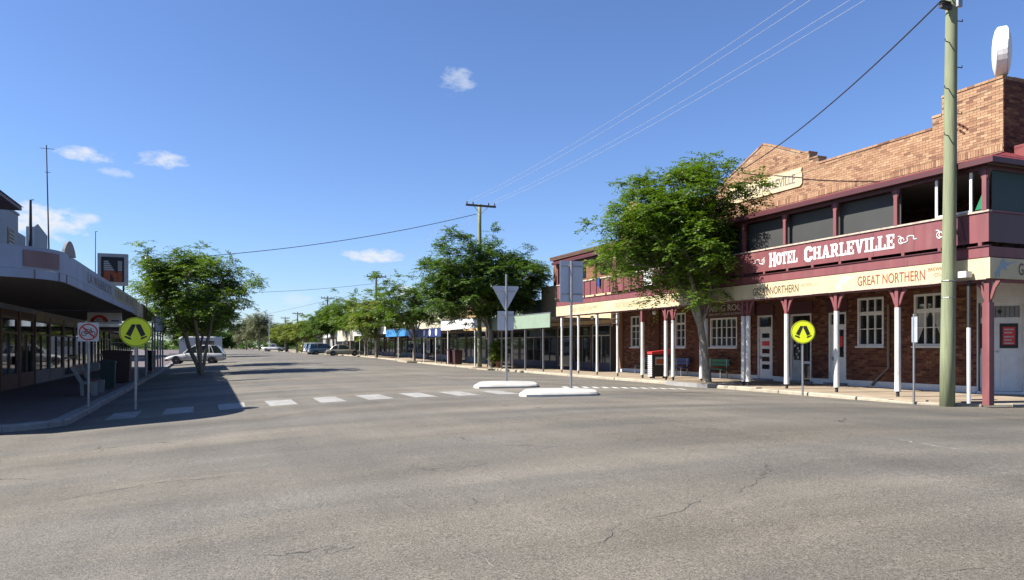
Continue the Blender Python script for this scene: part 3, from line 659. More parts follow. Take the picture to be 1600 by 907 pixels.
# --- balustrade
BX = FX+.05
smooth = B(BX, BX+.05, VY0-.03, 23.0, 4.33, 5.1).build('balustrade_panel', 'maroon', hotel, label='smooth maroon balustrade panel with the hotel name in white letters')
y = 23.02
while y < VY1:
    l = min(.68, VY1-y); B(BX+.01, BX+.04, y+.004, y+l-.004, 4.34, 5.08).build('balustrade_panel', 'maroon', hotel); B(BX-.015, BX+.05, y-.03, y+.03, 4.33, 5.09).build('batten', 'maroond', hotel); y += .68
B(BX+.051, 30, VY0-.03, VY0+.02, 4.33, 5.1).build('balustrade_panel', 'maroond', hotel)
for k, yy in enumerate((15.2, 16.6, 17.9, 19.3)): B(BX-.004, BX-.0005, yy-.004, yy+.004, 4.34, 5.08).build('panel_joint', 'maroond', hotel)
B(BX-.04, BX+.09, VY0-.06, VY1, 5.1, 5.15).build('top_rail', 'creamedge', hotel); B(BX+.09, 30, VY0-.06, VY0+.06, 5.1, 5.149).build('top_rail', 'maroon', hotel)
bl = MB(); y = VY0+.2
while y < VY1: B(BX-.01, BX+.05, y-.05, y+.05, 4.233, 4.328).build('rail_block', 'maroon', hotel); y += 1.16
# slanted rods leaning on the panel near the corner
MB().tube([(BX-.05, 14.2, 5.05), (BX-.05, 14.0, 4.4)], .013, 5).tube([(BX-.05, 14.0, 5.05), (BX-.05, 13.75, 4.4)], .013, 5).tube([(BX-.05, 13.75, 5.05), (BX-.05, 13.6, 4.42)], .013, 5).build('hanging_rod', 'dark', hotel)
# painted name: slab serif letters
def slab_letter(ch):
    s = .2; t = .13
    q = lambda a, b, c, d: [(a, c), (b, c), (b, d), (a, d)]
    oct_ = lambda a, b, c, d, k: [(a+k, c), (b-k, c), (b, c+k), (b, d-k), (b-k, d), (a+k, d), (a, d-k), (a, c+k)]
    if ch == 'H': return .86, [q(.08, .30, 0, 1), q(.56, .78, 0, 1), q(.3, .56, .42, .58), q(0, .36, 0, t), q(0, .36, 1-t, 1), q(.5, .86, 0, t), q(.5, .86, 1-t, 1)]
    if ch == 'O':
        o = oct_(0, .74, 0, 1, .2); i = oct_(.25, .49, .2, .8, .08); return .74, [[o[k], o[(k+1) % 8], i[(k+1) % 8], i[k]] for k in range(8)]
    if ch == 'C':
        o = oct_(0, .74, 0, 1, .2); i = oct_(.25, .49, .2, .8, .08); return .74, [[o[k], o[(k+1) % 8], i[(k+1) % 8], i[k]] for k in (0, 3, 4, 5, 6, 7)]+[[o[1], o[2], (.74, .34), (.5, .34), i[2], i[1]], [(.5, .66), (.74, .66), o[3], i[3]]]
    if ch == 'T': return .74, [q(.26, .48, 0, 1), q(0, .74, 1-t, 1), q(0, .12, .68, 1), q(.62, .74, .68, 1), q(.16, .58, 0, t)]
    if ch == 'E': return .7, [q(.08, .3, 0, 1), q(0, .7, 0, t), q(0, .7, 1-t, 1), q(.3, .5, .44, .57), q(.46, .54, .36, .64), q(.58, .7, .1, .32), q(.58, .7, .68, .9)]
    if ch == 'L': return .68, [q(.08, .3, 0, 1), q(0, .68, 0, t), q(0, .4, 1-t, 1), q(.56, .68, .1, .36)]
    if ch == 'I': return .42, [q(.1, .32, 0, 1), q(0, .42, 0, t), q(0, .42, 1-t, 1)]
    if ch == 'A': return .88, [[(.08, 0), (.26, 0), (.5, 1), (.34, 1)], [(.58, 0), (.82, 0), (.56, 1), (.34, 1)], q(.24, .64, .26, .38), q(0, .34, 0, t), q(.5, .88, 0, t)]
    if ch == 'V': return .88, [[(.08, 1), (.32, 1), (.54, 0), (.36, 0)], [(.62, 1), (.8, 1), (.54, 0), (.38, 0)], q(0, .38, 1-t, 1), q(.54, .88, 1-t, 1)]
    if ch == 'R': return .84, [q(.08, .3, 0, 1), q(0, .38, 0, t), q(0, .6, 1-t, 1), q(.3, .58, .42, .55), [(.52, .42), (.6, .42), (.74, .55), (.74, .86), (.6, 1), (.52, 1)], [(.4, .44), (.6, .44), (.76, .1), (.84, .1), (.84, 0), (.6, 0)]]
def slab_text(wd, y0, y1, z0, h, big):
    sizes = []; x = 0; it = []
    for i, ch in enumerate(wd):
        k = 1.22 if i == 0 and big else 1.0; W_, P = slab_letter(ch); it.append((ch, x, k, P)); x += W_*k*.92+.045
    x -= .045; sx = (y0-y1)/x
    for ch, px, k, P in it:
        m_ = MB()
        for j, poly in enumerate(P):
            m_.prism([((px+a*k*.92)*sx, (b*k-(.11 if k > 1 else 0))*h) for a, b in poly], (BX, y0, z0), EXH, (0, 0, 1), .006+.0006*j)
        m_.build('letter', 'white', smooth)
slab_text('HOTEL', 21.1, 19.72, 4.5, .42, True); slab_text('CHARLEVILLE', 19.4, 15.85, 4.5, .42, True)
def swirl(y0, flip):
    m_ = MB(); pts = []
    for i in range(40):
        t = i/39; x = t*.62; a = t*3*math.pi; r_ = .11*(1-.45*t)
        pts.append((BX-.006, y0-flip*(x+.05*math.sin(2*a)), 4.71+r_*math.cos(a)*(1 if t < .8 else .6)))
    m_.tube(pts, .016, 5); pts = [(BX-.008, y0-flip*(.11+.09*math.cos(a/10)), 4.68+.09*math.sin(a/10)) for a in range(0, 60, 4)]; m_.tube(pts, .013, 5)
    m_.build('scroll_ornament', 'white', smooth)
swirl(15.72, 1); swirl(21.3, -1); swirl(14.5, 1)
# --- upper posts, screens, eave and roof
for y in (VY0+.06, 15.78, 18.05, 20.3, 22.45, 25.07, 27.5, 29.66, 31.93, 34.02, 36.11, 38.45):
    up = B(VX-.16, VX-.05, y-.06, y+.06, 5.15, 6.25).build('upper_post', 'maroon', hotel)
    MB().prism([(-.05, 5.9), (.05, 5.9), (.16, 6.2), (-.16, 6.2)], (VX-.15, y, 0), EXH, (0, 0, 1), -.08).build('bracket', 'maroond', up)
for a, b in ((15.84, 17.99), (18.11, 20.24), (20.36, 22.39), (22.51, 25.0), (25.13, 27.44)):
    B(VX+.1, VX+.12, a-.05, b+.05, 4.6, 6.19).build('shade_screen', 'screen', hotel)
wf = MB().box(VX-.13, VX-.09, 14.45, 14.52, 5.16, 6.2).box(VX-.13, VX-.09, 13.45, 13.52, 5.16, 6.2).box(VX-.128, VX-.092, 13.52, 14.45, 5.16, 5.21).build('window_frame', 'white', hotel)
MB().add([(VX-.05, 13.42, 5.2), (VX-.05, 13.2, 5.2), (VX-.05, 13.16, 5.75)], [(0, 1, 2)]).build('green_cloth', 'green', hotel)
for x in (20.4, 22.6, 25): B(x-.06, x+.06, VY0-.02, VY0+.1, 5.15, 6.25).build('upper_post', 'maroond', hotel)
B(VX+.1, 22.5, VY0+.03, VY0+.05, 5.15, 6.2).build('shade_screen', 'darkgreen', hotel)
EXV = VX-.42
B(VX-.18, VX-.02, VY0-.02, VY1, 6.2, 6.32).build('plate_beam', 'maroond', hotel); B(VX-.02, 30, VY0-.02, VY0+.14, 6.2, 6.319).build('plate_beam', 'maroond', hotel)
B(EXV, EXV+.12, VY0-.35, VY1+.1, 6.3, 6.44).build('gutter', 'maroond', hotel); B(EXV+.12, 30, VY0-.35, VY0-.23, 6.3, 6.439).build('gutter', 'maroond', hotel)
def corr_roof(x0, z0, x1, z1, y0, y1, name):
    m_ = MB(); n = int((y1-y0)/.1); v = []; f = []
    for i in range(n+1):
        yy = y0+(y1-y0)*i/n; dz = .02*(i % 2)
        hip = max(0, min(1, (yy-y0)/2.4)) if y0 < 14 else 1
        v += [(x0, yy, z0+dz), (x0+(x1-x0)*hip, yy, z0+(z1-z0)*hip+dz), (x0+(x1-x0)*hip, yy, z0+(z1-z0)*hip+dz-.03), (x0, yy, z0+dz-.03)]
    for i in range(n): f += [(4*i, 4*i+1, 4*i+5, 4*i+4), (4*i+3, 4*i+7, 4*i+6, 4*i+2), (4*i, 4*i+4, 4*i+7, 4*i+3)]
    return m_.add(v, f).build(name, 'redroof', hotel)
corr_roof(EXV+.06, 6.45, HX, 7.55, VY0-.29, VY1+.1, 'verandah_roof')
m_ = MB(); n = 110; v = []; f = []
for i in range(n+1):
    xx = EXV+.06+(30-EXV)*i/n; hip = max(0, min(1, (xx-EXV-.06)/(HX-EXV-.06))); dz = .02*(i % 2); v += [(xx, VY0-.29, 6.44+dz), (xx, VY0-.29+2.45*hip, 6.44+1.1*hip+dz)]
for i in range(n): f.append((2*i, 2*i+2, 2*i+3, 2*i+1))
m_.add(v, f).build('side_verandah_roof', 'redroof', hotel)
B(HX+.35, HX+1.1, VY0+1.0, HY0-.05, 6.9, 7.75).build('roof_box', 'redroof', hotel)
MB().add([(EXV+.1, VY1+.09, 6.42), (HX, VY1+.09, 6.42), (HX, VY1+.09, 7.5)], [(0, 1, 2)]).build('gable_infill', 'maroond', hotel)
B(EXV+.2, HX, VY0-.1, VY1, 6.33, 6.36).build('verandah_ceiling', 'soffit', hotel)
# dark doors at the back of the upper verandah
for a, b in ((19.6, 18.5), (24.2, 23.0), (27.5, 26.3), (31.4, 30.3), (34.6, 33.6)):
    B(HX-.006, HX-.001, b, a, 4.0, 6.3).build('verandah_door', 'timber', hotel)
# wall lamps under verandah roof
for y in (29.3, 36.9, 35.3):
    MB().lathe([(.02, 0), (.09, .04), (.1, .12), (.05, .2)], (VX+.4, y, 3.28), (0, 0, -1), 10).build('verandah_lamp', 'white', hotel)
lad = MB().tube([(VX-.12, 31.75, 4.6), (VX-.12, 31.75, 2.6)], .025, 6).tube([(VX-.12, 32.25, 4.6), (VX-.12, 32.25, 2.6)], .025, 6)
for i in range(8): lad.tube([(VX-.12, 31.75, 2.75+i*.25), (VX-.12, 32.25, 2.75+i*.25)], .018, 5)
lad.tube([(VX-.2, 32.0, 5.9), (VX-.2, 32.0, 4.4)], .03, 6).tube([(VX-.14, 31.65, 2.5), (VX-.12, 31.6, 1.2), (VX-.2, 31.5, .9)], .02, 5)
tag(lad.build('hanging_ladder', 'timber'), 'rusty ladder hung on the verandah front left of the hotel tree', 'ladder')
tag(MB().prism([(0, 0), (.26, 0), (.28, -.5), (.2, -.52), (.1, -.3), (.02, -.42)], (BX-.06, 33.7, 5.15), EXH, (0, 0, 1), .03).build('hung_cloth', 'bluep'), 'small blue cloth hung over the far maroon balcony rail', 'cloth')
tag(B(BX-.06, BX-.04, 28.6, 29.3, 4.4, 5.15).build('white_notice_board', 'white'), 'white board on the maroon balcony left of the hotel tree', 'board')
tag(B(BX-.05, BX-.03, 24.6, 26.6, 4.45, 4.95).build('yellow_banner', 'yellow'), 'yellow banner on the balcony half hidden by the hotel tree', 'banner')
# oval sign on the corner parapet, seen edge on
ov = thing('oval_roof_sign', 'white oval illuminated sign standing edge-on atop the brick corner', 'sign', (22.75, 15.4, 9.9))
axv = Vector((math.cos(R(54)), -math.sin(R(54)), 0)); oc = Vector((22.75, 15.42, 10.72))
drum = MB().lathe([(.755, -.12), (.76, 0), (.755, .12)], oc, axv, 32).build('rim', 'white', ov, smooth=False)
for s_ in (1, -1): MB().lathe([(.75, .121*s_), (.66, .18*s_), (.45, .235*s_), (.2, .26*s_), (.01, .265*s_)], oc, axv, 28).build('sign_face', 'white', ov, smooth=True)
MB().tube([(22.75, 15.42, 9.85), (22.75, 15.42, 10.0)], .06, 8).build('mounting', 'dark', ov)
# security camera box on the pole-side post
sp = thing('steel_post', 'slim pipe post with white foot and box, beside the green pole', 'post', (18.62, 13.5, .1))
MB().tube([(18.62, 13.5, .1), (18.62, 13.5, 2.1)], .05, 8).build('lower_sleeve', 'white', sp); MB().tube([(18.62, 13.5, 2.1), (18.62, 13.5, 3.35)], .045, 8).build('upper_pipe', 'dark', sp)
B(18.35, 18.58, 13.38, 13.62, 3.42, 3.58).build('camera_box', 'white', sp)

# ------------------------------------------------------------------ shops on the right, beyond the hotel
def shop_right(name, label, y0, y1, fz0, fz1, fmat, wallm, wtop, par=None, posts=(), postm='white', sign_=None, signm='white', bays=3, stall='grey', wx=22.3, fx=18.25, parm=None, dark='mauve', awn_in=0):
    t = thing(name, label, 'shop', (wx, (y0+y1)/2, .12+rise((y0+y1)/2))); r = rise((y0+y1)/2); g = .12+r
    B(wx+.3, wx+9, y0+.01, y1-.01, g-.4, fz1+r-.1).build('wall', wallm, t)
    B(wx-.02, wx+.3, y0+.005, y1-.005, 3.0+r, wtop+r).build('parapet', parm or wallm, t)
    B(wx-.06, wx+.34, y0+.005, y1-.005, wtop+r+.001, wtop+r+.1).build('coping', 'palecream' if wallm != 'palecream' else 'whitegrey', t)
    # shopfront
    w_ = (y1-y0)/bays
    for i in range(bays):
        a = y0+i*w_+.1; b = a+w_-.2; dr = (i == bays//2)
        f = MB().box(wx, wx+.12, a, a+.07, g, 2.95+r).box(wx, wx+.12, b-.07, b, g, 2.95+r).box(wx+.001, wx+.119, a+.07, b-.07, 2.88+r, 2.95+r).box(wx+.001, wx+.119, a+.07, b-.07, 2.25+r, 2.32+r)
        if not dr:
            ym = (a+b)/2; f.box(wx+.002, wx+.118, ym-.03, ym+.03, g+.5, 2.25+r)
        o = f.build('door' if dr else 'shop_window', 'tan' if i % 2 else 'whitegrey', t)
        B(wx+.05, wx+.07, a+.07, b-.07, g+(.1 if dr else .5), 2.88+r).build('pane', 'glass', o)
        B(wx+.0, wx+.14, a+.07, b-.07, g-.02, g+(.1 if dr else .5)).build('stall_riser', stall, o)
        if dr: B(wx+.0, wx+.049, a+.3, a+.34, g+.9, g+1.3).build('door_handle', 'metal', o)
        B(wx-.04, wx+.25, b, b+.2 if i < bays-1 else b+.095, g-.1, 2.99+r).build('pier', dark, t)
    B(wx, wx+.3, y0+.01, y0+.1, g-.1, 3.0+r).build('pier', dark, t)
    B(wx+.2, wx+.29, y0+.1, y1-.1, g-.05, 2.99+r).build('dark_interior_box', 'dark', t)  # near-black box, its colour standing in for the unlit shop interior
    # awning
    B(fx+.06, wx-.05, y0+.02, y1-.02, fz1+r-.32, fz1+r-.24).build('awning_roof', 'soffit', t)
    fa = B(fx, fx+.055, y0+.015, y1-.015, fz0+r, fz1+r).build('fascia', fmat, t)
    B(fx-.015, fx+.07, y0+.015, y1-.015, fz1+r+.001, fz1+r+.05).build('fascia_cap', 'metal', t)
    for p in posts:
        q = B(fx+.08, fx+.16, p-.04, p+.04, g-.05, fz1+r-.33).build('awning_post', postm, t)
    if sign_:
        for s_, a, b, z, h, m_ in sign_: text(s_, (fx, a, z+r), EXH, a-b, h, m_, fa, off=.01)
    return t
sA = shop_right('shop_building', 'single storey shop with mint green awning next to the hotel', 38.62, 48.6, 2.72, 3.55, 'mint', 'orange', 5.75, posts=(39.8, 42.5, 44.6, 46.5), bays=4, dark='timber', parm='creamwall', stall='mauve', postm='metal')
# brick upper part of the hotel's neighbour, set back
nbk = thing('brick_building', 'dark brick two storey block standing behind the mint shop', 'building', (26.5, 44, .1))
B(23.2, 34, 38.7, 48.5, 0, 7.8).build('wall', 'brickd', nbk); B(23.0, 34.2, 38.65, 48.7, 7.8, 8.05).build('roof', 'timber', nbk)
for y in (41, 44, 47): B(23.15, 23.199, y-.5, y+.5, 6.2, 7.4).build('window', 'glass', nbk)
sB = shop_right('shop_building', 'dark fronted shop with a plain white awning behind the timber power pole', 48.6, 60.2, 2.98, 3.72, 'white', 'mint', 4.9, posts=(49.0, 51.9, 58.6), bays=4, dark='mauve', stall='mauve')
sC = shop_right('shop_building', 'shop with navy fascia and round white badges on it', 60.2, 71.0, 2.4, 3.12, 'navy', 'orange', 5.3, posts=(62.1, 65.9, 69.1), bays=4, dark='mauve')
for y in (61.6, 63.6, 65.4):
    MB().lathe([(.3, 0), (.3, .012)], (18.245, y, 2.78+rise(65.6)), (-1, 0, 0), 20).build('round_badge', 'white', sC)
sD = shop_right('shop_building', 'shop with a bright blue fascia between white and navy ones', 71.0, 81.2, 2.5, 3.28, 'blue', 'palecream', 5.2, posts=(75.8,), bays=4, sign_=[('JH', 80.6, 78.6, 2.6, .5, 'navy')])
sE = shop_right('shop_building', 'shop with long white fascia left of the blue one', 81.2, 100.5, 2.75, 3.6, 'white', 'palecream', 4.9, posts=(86, 92, 97), bays=6, dark='timber')
sF = shop_right('shop_building', 'shop with deep cream fascia box behind the parked cars', 100.5, 115, 2.1, 3.7, 'palecream', 'whitegrey', 4.7, posts=(104, 110), bays=5, dark='timber')
sG = shop_right('shop_building', 'far shop with pale white fascia left of the cream box', 115, 130, 2.72, 3.6, 'white', 'whitegrey', 4.4, posts=(118, 124), bays=5)
# low gable-roofed shed and cream house further up
sh = thing('gabled_shed', 'small grey shed with pale blue metal gable roof among the trees', 'shed', (23, 150, .4))
B(22, 34, 140, 156, .2, 3.4).build('wall', 'grey', sh); MB().add([(21.6, 139.6, 3.4), (34, 139.6, 3.4), (34, 156.4, 3.4), (21.6, 156.4, 3.4), (21.6, 148, 5.6), (34, 148, 5.6)], [(0, 1, 5, 4), (3, 4, 5, 2), (0, 4, 3), (1, 2, 5)]).build('roof', 'bluegrey', sh)
ch = thing('cream_house', 'low cream building with dark roof far up the street', 'house', (22, 176, .4))
B(20, 30, 165, 188, .2, 3.6).build('wall', 'palecream', ch); B(19.4, 31, 164.6, 176, 3.6, 4.0).build('roof', 'palecream', ch); B(18.6, 31, 176, 188, 3.3, 4.2).build('roof', 'dark', ch)
for y in (168, 172, 180, 184): B(19.95, 19.999, y-.9, y+.9, 1.0, 2.8).build('window', 'glass', ch)

# ------------------------------------------------------------------ corner shop on the left
LX = -6.9; AX = -3.05; AZ0 = 3.08; AZ1 = 3.77
ls = thing('corner_shop', 'shaded corner shop with rounded lilac-grey awning and stepped blue parapet', 'shop', (LX, 26, 0))
path = [(-60, 18.35), (-16, 18.35), (-10, 18.35), (-6.5, 18.35)]+[(AX-1.5+1.5*math.cos(R(a)), 19.85+1.5*math.sin(R(a))) for a in range(-90, 1, 9)]+[(AX, 22.4)]  # far left run is out of view, extended to keep sun off the footpath
def ribbon(pts, z0, z1, th=.05):
    m_ = MB(); v = []; f = []
    for i, p in enumerate(pts):
        a = Vector((*pts[max(0, i-1)], 0)); b = Vector((*pts[min(len(pts)-1, i+1)], 0)); d = (b-a).normalized(); n = Vector((d.y, -d.x, 0))
        for q, z in ((0, z0), (0, z1), (-th, z1), (-th, z0)): v.append((p[0]+n.x*q, p[1]+n.y*q, z))
    for i in range(len(pts)-1):
        for k in range(4): f.append((4*i+k, 4*(i+1)+k, 4*(i+1)+(k+1) % 4, 4*i+(k+1) % 4))
    f += [(0, 1, 2, 3), tuple(reversed(range(4*len(pts)-4, 4*len(pts))))]
    return m_.add(v, f)
ribbon(path, 3.28, AZ1).build('fascia', 'fasc', ls, smooth=False)
ribbon([(p[0]+.012, p[1]-.012) for p in path], AZ0, 3.268).build('lower_fascia', 'fasc', ls)
ribbon([(p[0]+.02, p[1]-.02) for p in path[8:13]], 3.33, 3.68, .01).build('faded_panel', 'fascpink', ls, label='faded pinkish panel on the rounded awning corner')
for i in (3, 6, 9, 12, 14):
    p = path[i]; MB().tube([(p[0]+.02, p[1]-.02, AZ0), (p[0]+.02, p[1]-.02, 3.27)], .012, 5).build('cover_strip', 'soffit', ls)
# arched crest on the corner of the awning
MB().prism([(-.36+.72*i/12, .36*math.sin(math.pi*i/12)**.7) for i in range(13)], (AX-.04, 20.3, AZ1-.02), Vector((.2, .98, 0)), (0, 0, 1), .06).build('arched_crest', 'grey', ls)
# street side fascia, with faint lettering, then olive sign boards
f1 = B(AX-.05, AX, 22.42, 29.2, 3.28, AZ1).build('sign_fascia', 'fasc', ls); B(AX-.04, AX+.012, 22.42, 37.0, AZ0, 3.268).build('lower_fascia', 'fasc', ls)
text("LA WARRICK'S", (AX, 23.2, 3.36), (0, 1, 0), 5.4, .3, 'soffit', f1, off=.01)
f2 = B(AX-.05, AX, 29.22, 37.0, 3.28, AZ1).build('sign_fascia', 'olive', ls)
for k in range(9): B(AX, AX+.006, 29.8+k*.78, 30.05+k*.78+.1*(k % 3), 3.38, 3.66).build('worn_letter', 'soffit' if k % 2 else 'tan', f2)
B(LX, AX-.06, 19.9, 37.0, 3.195, 3.255).build('soffit', 'soffit', ls); B(-60, AX-1.4, 18.41, 24.9, 3.2, 3.259).build('soffit', 'soffit', ls)
MB().prism([(p[0], p[1]) for p in path[3:15]]+[(AX-.06, 19.9), (-6.5, 19.9)], (0.0, .06, 3.2), (1, 0, 0), (0, 1, 0), .058).build('soffit', 'soffit', ls)
# main walls and stepped parapet
B(-60, LX-.3, 23.6, 37, -.2, 5.3).build('wall', 'bluegrey', ls)  # wall carried on unseen to the left, closing off sun with the awning
B(LX-.3, LX, 23.6, 37, 3.0, 5.0).build('facade', 'bluegrey', ls)
B(LX-.3, LX-.001, 27, 34.3, 5.0, 6.75).build('parapet', 'bluegrey', ls); B(LX-.3, LX-.002, 34.3, 35.6, 5.0, 6.1).build('parapet', 'bluegrey', ls)
B(LX-.34, LX+.04, 27, 34.35, 6.75, 6.83).build('coping', 'bluegrey', ls)
vt = B(LX-.02, LX+.02, 32.6, 33.6, 5.1, 6.05).build('louvre_vent', 'tan', ls)
for i in range(6): B(LX+.021, LX+.05, 32.7, 33.5, 5.2+i*.13, 5.25+i*.13).build('louvre_slat', 'whitegrey', vt)
B(LX-1.5, LX+.95, 23, 30.1, 6.3, 6.42).build('eave', 'maroond', ls); MB().add([(LX+1.0, 22.9, 6.42), (LX+1.0, 30.2, 6.42), (LX-4, 30.2, 8.2), (LX-4, 22.9, 8.2)], [(0, 1, 2, 3)]).build('roof', 'redroof', ls)
# shopfront under the awning
def lfront(t, y, wd, kind, lx=LX, g=0.0, frame='tan', riser='terra'):
    f = MB().box(lx-.12, lx, y, y+.08, g, 2.75).box(lx-.12, lx, y+wd-.08, y+wd, g, 2.75).box(lx-.119, lx-.001, y+.08, y+wd-.08, 2.67, 2.75).box(lx-.119, lx-.001, y+.08, y+wd-.08, 2.1, 2.17)
    zb = .55 if kind == 'window' else .12
    f.box(lx-.118, lx-.002, y+wd/2-.03, y+wd/2+.03, g+zb, 2.1)
    if kind == 'door': f.box(lx-.117, lx-.003, y+.08, y+wd-.08, .95, 1.05)
    o = f.build('shop_window' if kind == 'window' else 'door', frame, t)
    B(lx-.07, lx-.05, y+.08, y+wd-.08, g+zb, 2.67).build('pane', 'glass', o); B(lx-.14, lx+.01, y+.081, y+wd-.081, g-.1, g+zb).build('stall_riser', riser, o)
y = 24.2
for k, (wd, kind) in enumerate([(2.4, 'window'), (2.0, 'window'), (2.4, 'door'), (2.6, 'window'), (2.6, 'window')]):
    lfront(ls, y, wd, kind); B(LX-.2, LX+.03, y+wd, y+wd+.25, -.1, 3.0).build('pier', 'terra' if k % 2 else 'timber', ls); y += wd+.25
B(LX-.25, LX+.0, 23.6, 37, 2.76, 3.0).build('fascia_panel', 'timber', ls)
rp_ = random.Random(31)
for i in range(14):
    y = 24.5+i*.9+rp_.uniform(-.2, .2); z = rp_.uniform(.75, 1.6); B(LX-.045, LX-.04-.0005*i, y, y+rp_.uniform(.2, .5), z, z+rp_.uniform(.25, .5)).build('window_poster', ['paper', 'olive', 'terra', 'whitegrey', 'bluep'][i % 5], ls)
B(LX-.9, LX-.3, 23.7, 37, .0, 2.9).build('dark_interior_box', 'dark', ls)  # darkness of the unmodelled interior painted on as a box

def shop_left(name, label, y0, y1, fz0, fz1, fmat, wallm, wtop, bays=4, posts=(), frame='tan', slats=False, riser='grey', piers='grey', lx=LX):
    r = rise((y0+y1)/2); t = thing(name, label, 'shop', (lx, (y0+y1)/2, r))
    B(lx-9, lx-.3, y0+.01, y1-.01, -.3, wtop+r-.4).build('wall', wallm, t); B(lx-.3, lx, y0+.012, y1-.012, 2.99, wtop+r).build('parapet', wallm, t)
    B(lx-.33, lx+.04, y0+.012, y1-.012, wtop+r+.001, wtop+r+.09).build('coping', 'whitegrey', t)
    w_ = (y1-y0)/bays
    for i in range(bays):
        lfront(t, y0+i*w_+.1, w_-.25, 'door' if i == bays//2 else 'window', lx, g=r, frame=frame, riser=riser); B(lx-.2, lx+.02, y0+(i+1)*w_-.15, y0+(i+1)*w_+.095 if i < bays-1 else y1-.02, -.1, 2.98).build('pier', piers, t)
    B(lx-.9, lx-.301, y0+.1, y1-.1, 0, 2.95+r).build('dark_interior_box', 'dark', t); B(lx-.25, lx, y0+.02, y1-.02, 2.76, 2.985).build('fascia_panel', wallm, t)  # dark box painted in place of the unlit interior
    AX_ = AX if lx > -8 else lx+3.2
    B(lx+.045, AX_-.06, y0+.02, y1-.02, fz0+.12+r, fz0+.2+r).build('awning_roof', 'soffit', t)
    if slats:
        y = y0; k = 0
        while y < y1-.5:
            B(AX-.05-.02*(k % 2), AX-.02*(k % 2), y+.03, min(y1-.02, y+1.6), fz0+r, fz1+r-.06*(k % 3)).build('sign_panel', fmat[k % len(fmat)], t); y += 1.65; k += 1
    else: B(AX_-.08, AX_, y0+.02, y1-.02, fz0+r, fz1+r).build('fascia', fmat, t)
    for p in posts: MB().tube([(AX-.12, p, -.05+r), (AX-.12, p, fz0+.15+r)], .055, 8).build('awning_post', 'whitegrey', t)
    return t
shop_left('shop_building', 'shaded shop behind the yellow crossing sign with mismatched awning panels', 37.1, 51.4, 3.05, 3.78, ['olive', 'whitegrey', 'palecream', 'timber', 'mauve'], 'palecream', 4.6, slats=True, posts=(40, 45.5, 50.8))
shop_left('shop_building', 'shop with deep pale blue awning box left of the white car', 51.5, 64, 2.6, 4.2, 'bluegrey', 'palecream', 4.4, bays=4, posts=(53, 56, 59, 62), piers='bluegrey')
shop_left('shop_building', 'low far shop with cream fascia behind the left street trees', 80, 99, 2.8, 3.6, 'palecream', 'whitegrey', 4.3, bays=5, lx=-12)
shop_left('shop_building', 'farthest low shop on the shaded side of the street', 100, 128, 2.8, 3.5, 'whitegrey', 'palecream', 4.2, bays=5, lx=-11)

# small gabled shop parapets behind the awning
gp = thing('stepped_parapet_building', 'blue gabled parapet block behind the awning with thin mast', 'building', (LX-.2, 38.6, 0))
B(LX-.3, LX-.01, 36.9+.3, 40.1, 4.7, 6.75).build('parapet', 'bluegrey', gp); MB().add([(LX-.3, 37.2, 6.75), (LX-.01, 37.2, 6.75), (LX-.01, 40.1, 6.75), (LX-.3, 40.1, 6.75), (LX-.3, 38.0, 7.0), (LX-.01, 38.0, 7.0)], [(0, 1, 5, 4), (1, 2, 5), (2, 3, 4, 5), (3, 0, 4)]).build('gable_cap', 'bluegrey', gp)
MB().add([(LX-2.2, 37.15, 4.8), (LX-.31, 37.15, 4.8), (LX-.31, 37.15, 6.3), (LX-1.2, 37.15, 6.2)], [(0, 1, 2, 3)]).build('return_wall', 'palecream', gp)
MB().add([(LX-.2, 41.5, 4.7), (LX-.2, 47, 4.7), (LX-.2, 44, 5.6), (LX-3, 41.5, 4.7), (LX-3, 47, 4.7), (LX-3, 44, 5.6)], [(0, 1, 2), (3, 5, 4), (0, 2, 5, 3), (1, 4, 5, 2)]).build('low_gable', 'olive', gp)
def mast(label, x, y, z0, z1, r_, lean=0, dipole=False):
    t = thing('antenna_mast', label, 'antenna', (x, y, z0))
    MB().tube([(x, y, z0), (x+lean, y, z1)], [r_, r_*.6], 6).build('mast', 'dark', t)
    if dipole: MB().tube([(x+lean-.25, y, z1-.15), (x+lean+.3, y, z1-.15)], .012, 5).tube([(x+lean*.7-.1, y, z1*.8+z0*.2), (x+lean*.7+.12, y, z1*.8+z0*.2)], .012, 5).build('element', 'dark', t)
    else: MB().tube([(x+lean-.02, y, z1), (x+lean+.12, y, z1+.02)], .02, 5).build('tip', 'dark', t)
mast('tall thin antenna mast above the left awning', -6.4, 37.6, 4.5, 10.4, .035, -.12, True)
mast('short thick dark vent pole beside the blue parapet', -6.6, 34.9, 5.0, 7.5, .075)
mast('thin short antenna behind the N sign', -6.6, 53.5, 4.2, 8.9, .035, 0, False)
# N sign box on the awning
ns_ = thing('illuminated_box_sign', 'square box sign with striped white and orange letter N', 'sign', (-3.8, 36.2, 3.8))
B(-4.38, -3.22, 36.1, 36.4, 4.25, 5.62).build('cabinet', 'whitegrey', ns_); pn = B(-4.24, -3.36, 36.085, 36.099, 4.4, 5.47).build('panel', 'black', ns_)
def nstroke(z): return [(-4.14, -4.14+.18+.36*(5.3-z)/.85 if z > 4.45 else -3.9)]
for i in range(10):
    z = 5.3-i*.088; m_ = 'whitegrey' if i < 5 else 'orangep'; hgt = .062 if i < 5 else .086
    k = min(1, (5.3-z)/.7); right_edge = -4.12+.16+.42*k
    if i < 6: nb_ = B(-4.14, right_edge, 36.078, 36.084, z-hgt, z)
    else: nb_ = B(-4.14, -3.9, 36.078, 36.084, z-hgt, z).box(max(-3.9+.01, right_edge-.22), -3.62, 36.0785, 36.084, z-hgt, z)
    nb_.box(-3.6, -3.44, 36.0782, 36.084, z-hgt, z); nb_.build('letter_stripe', m_, pn)
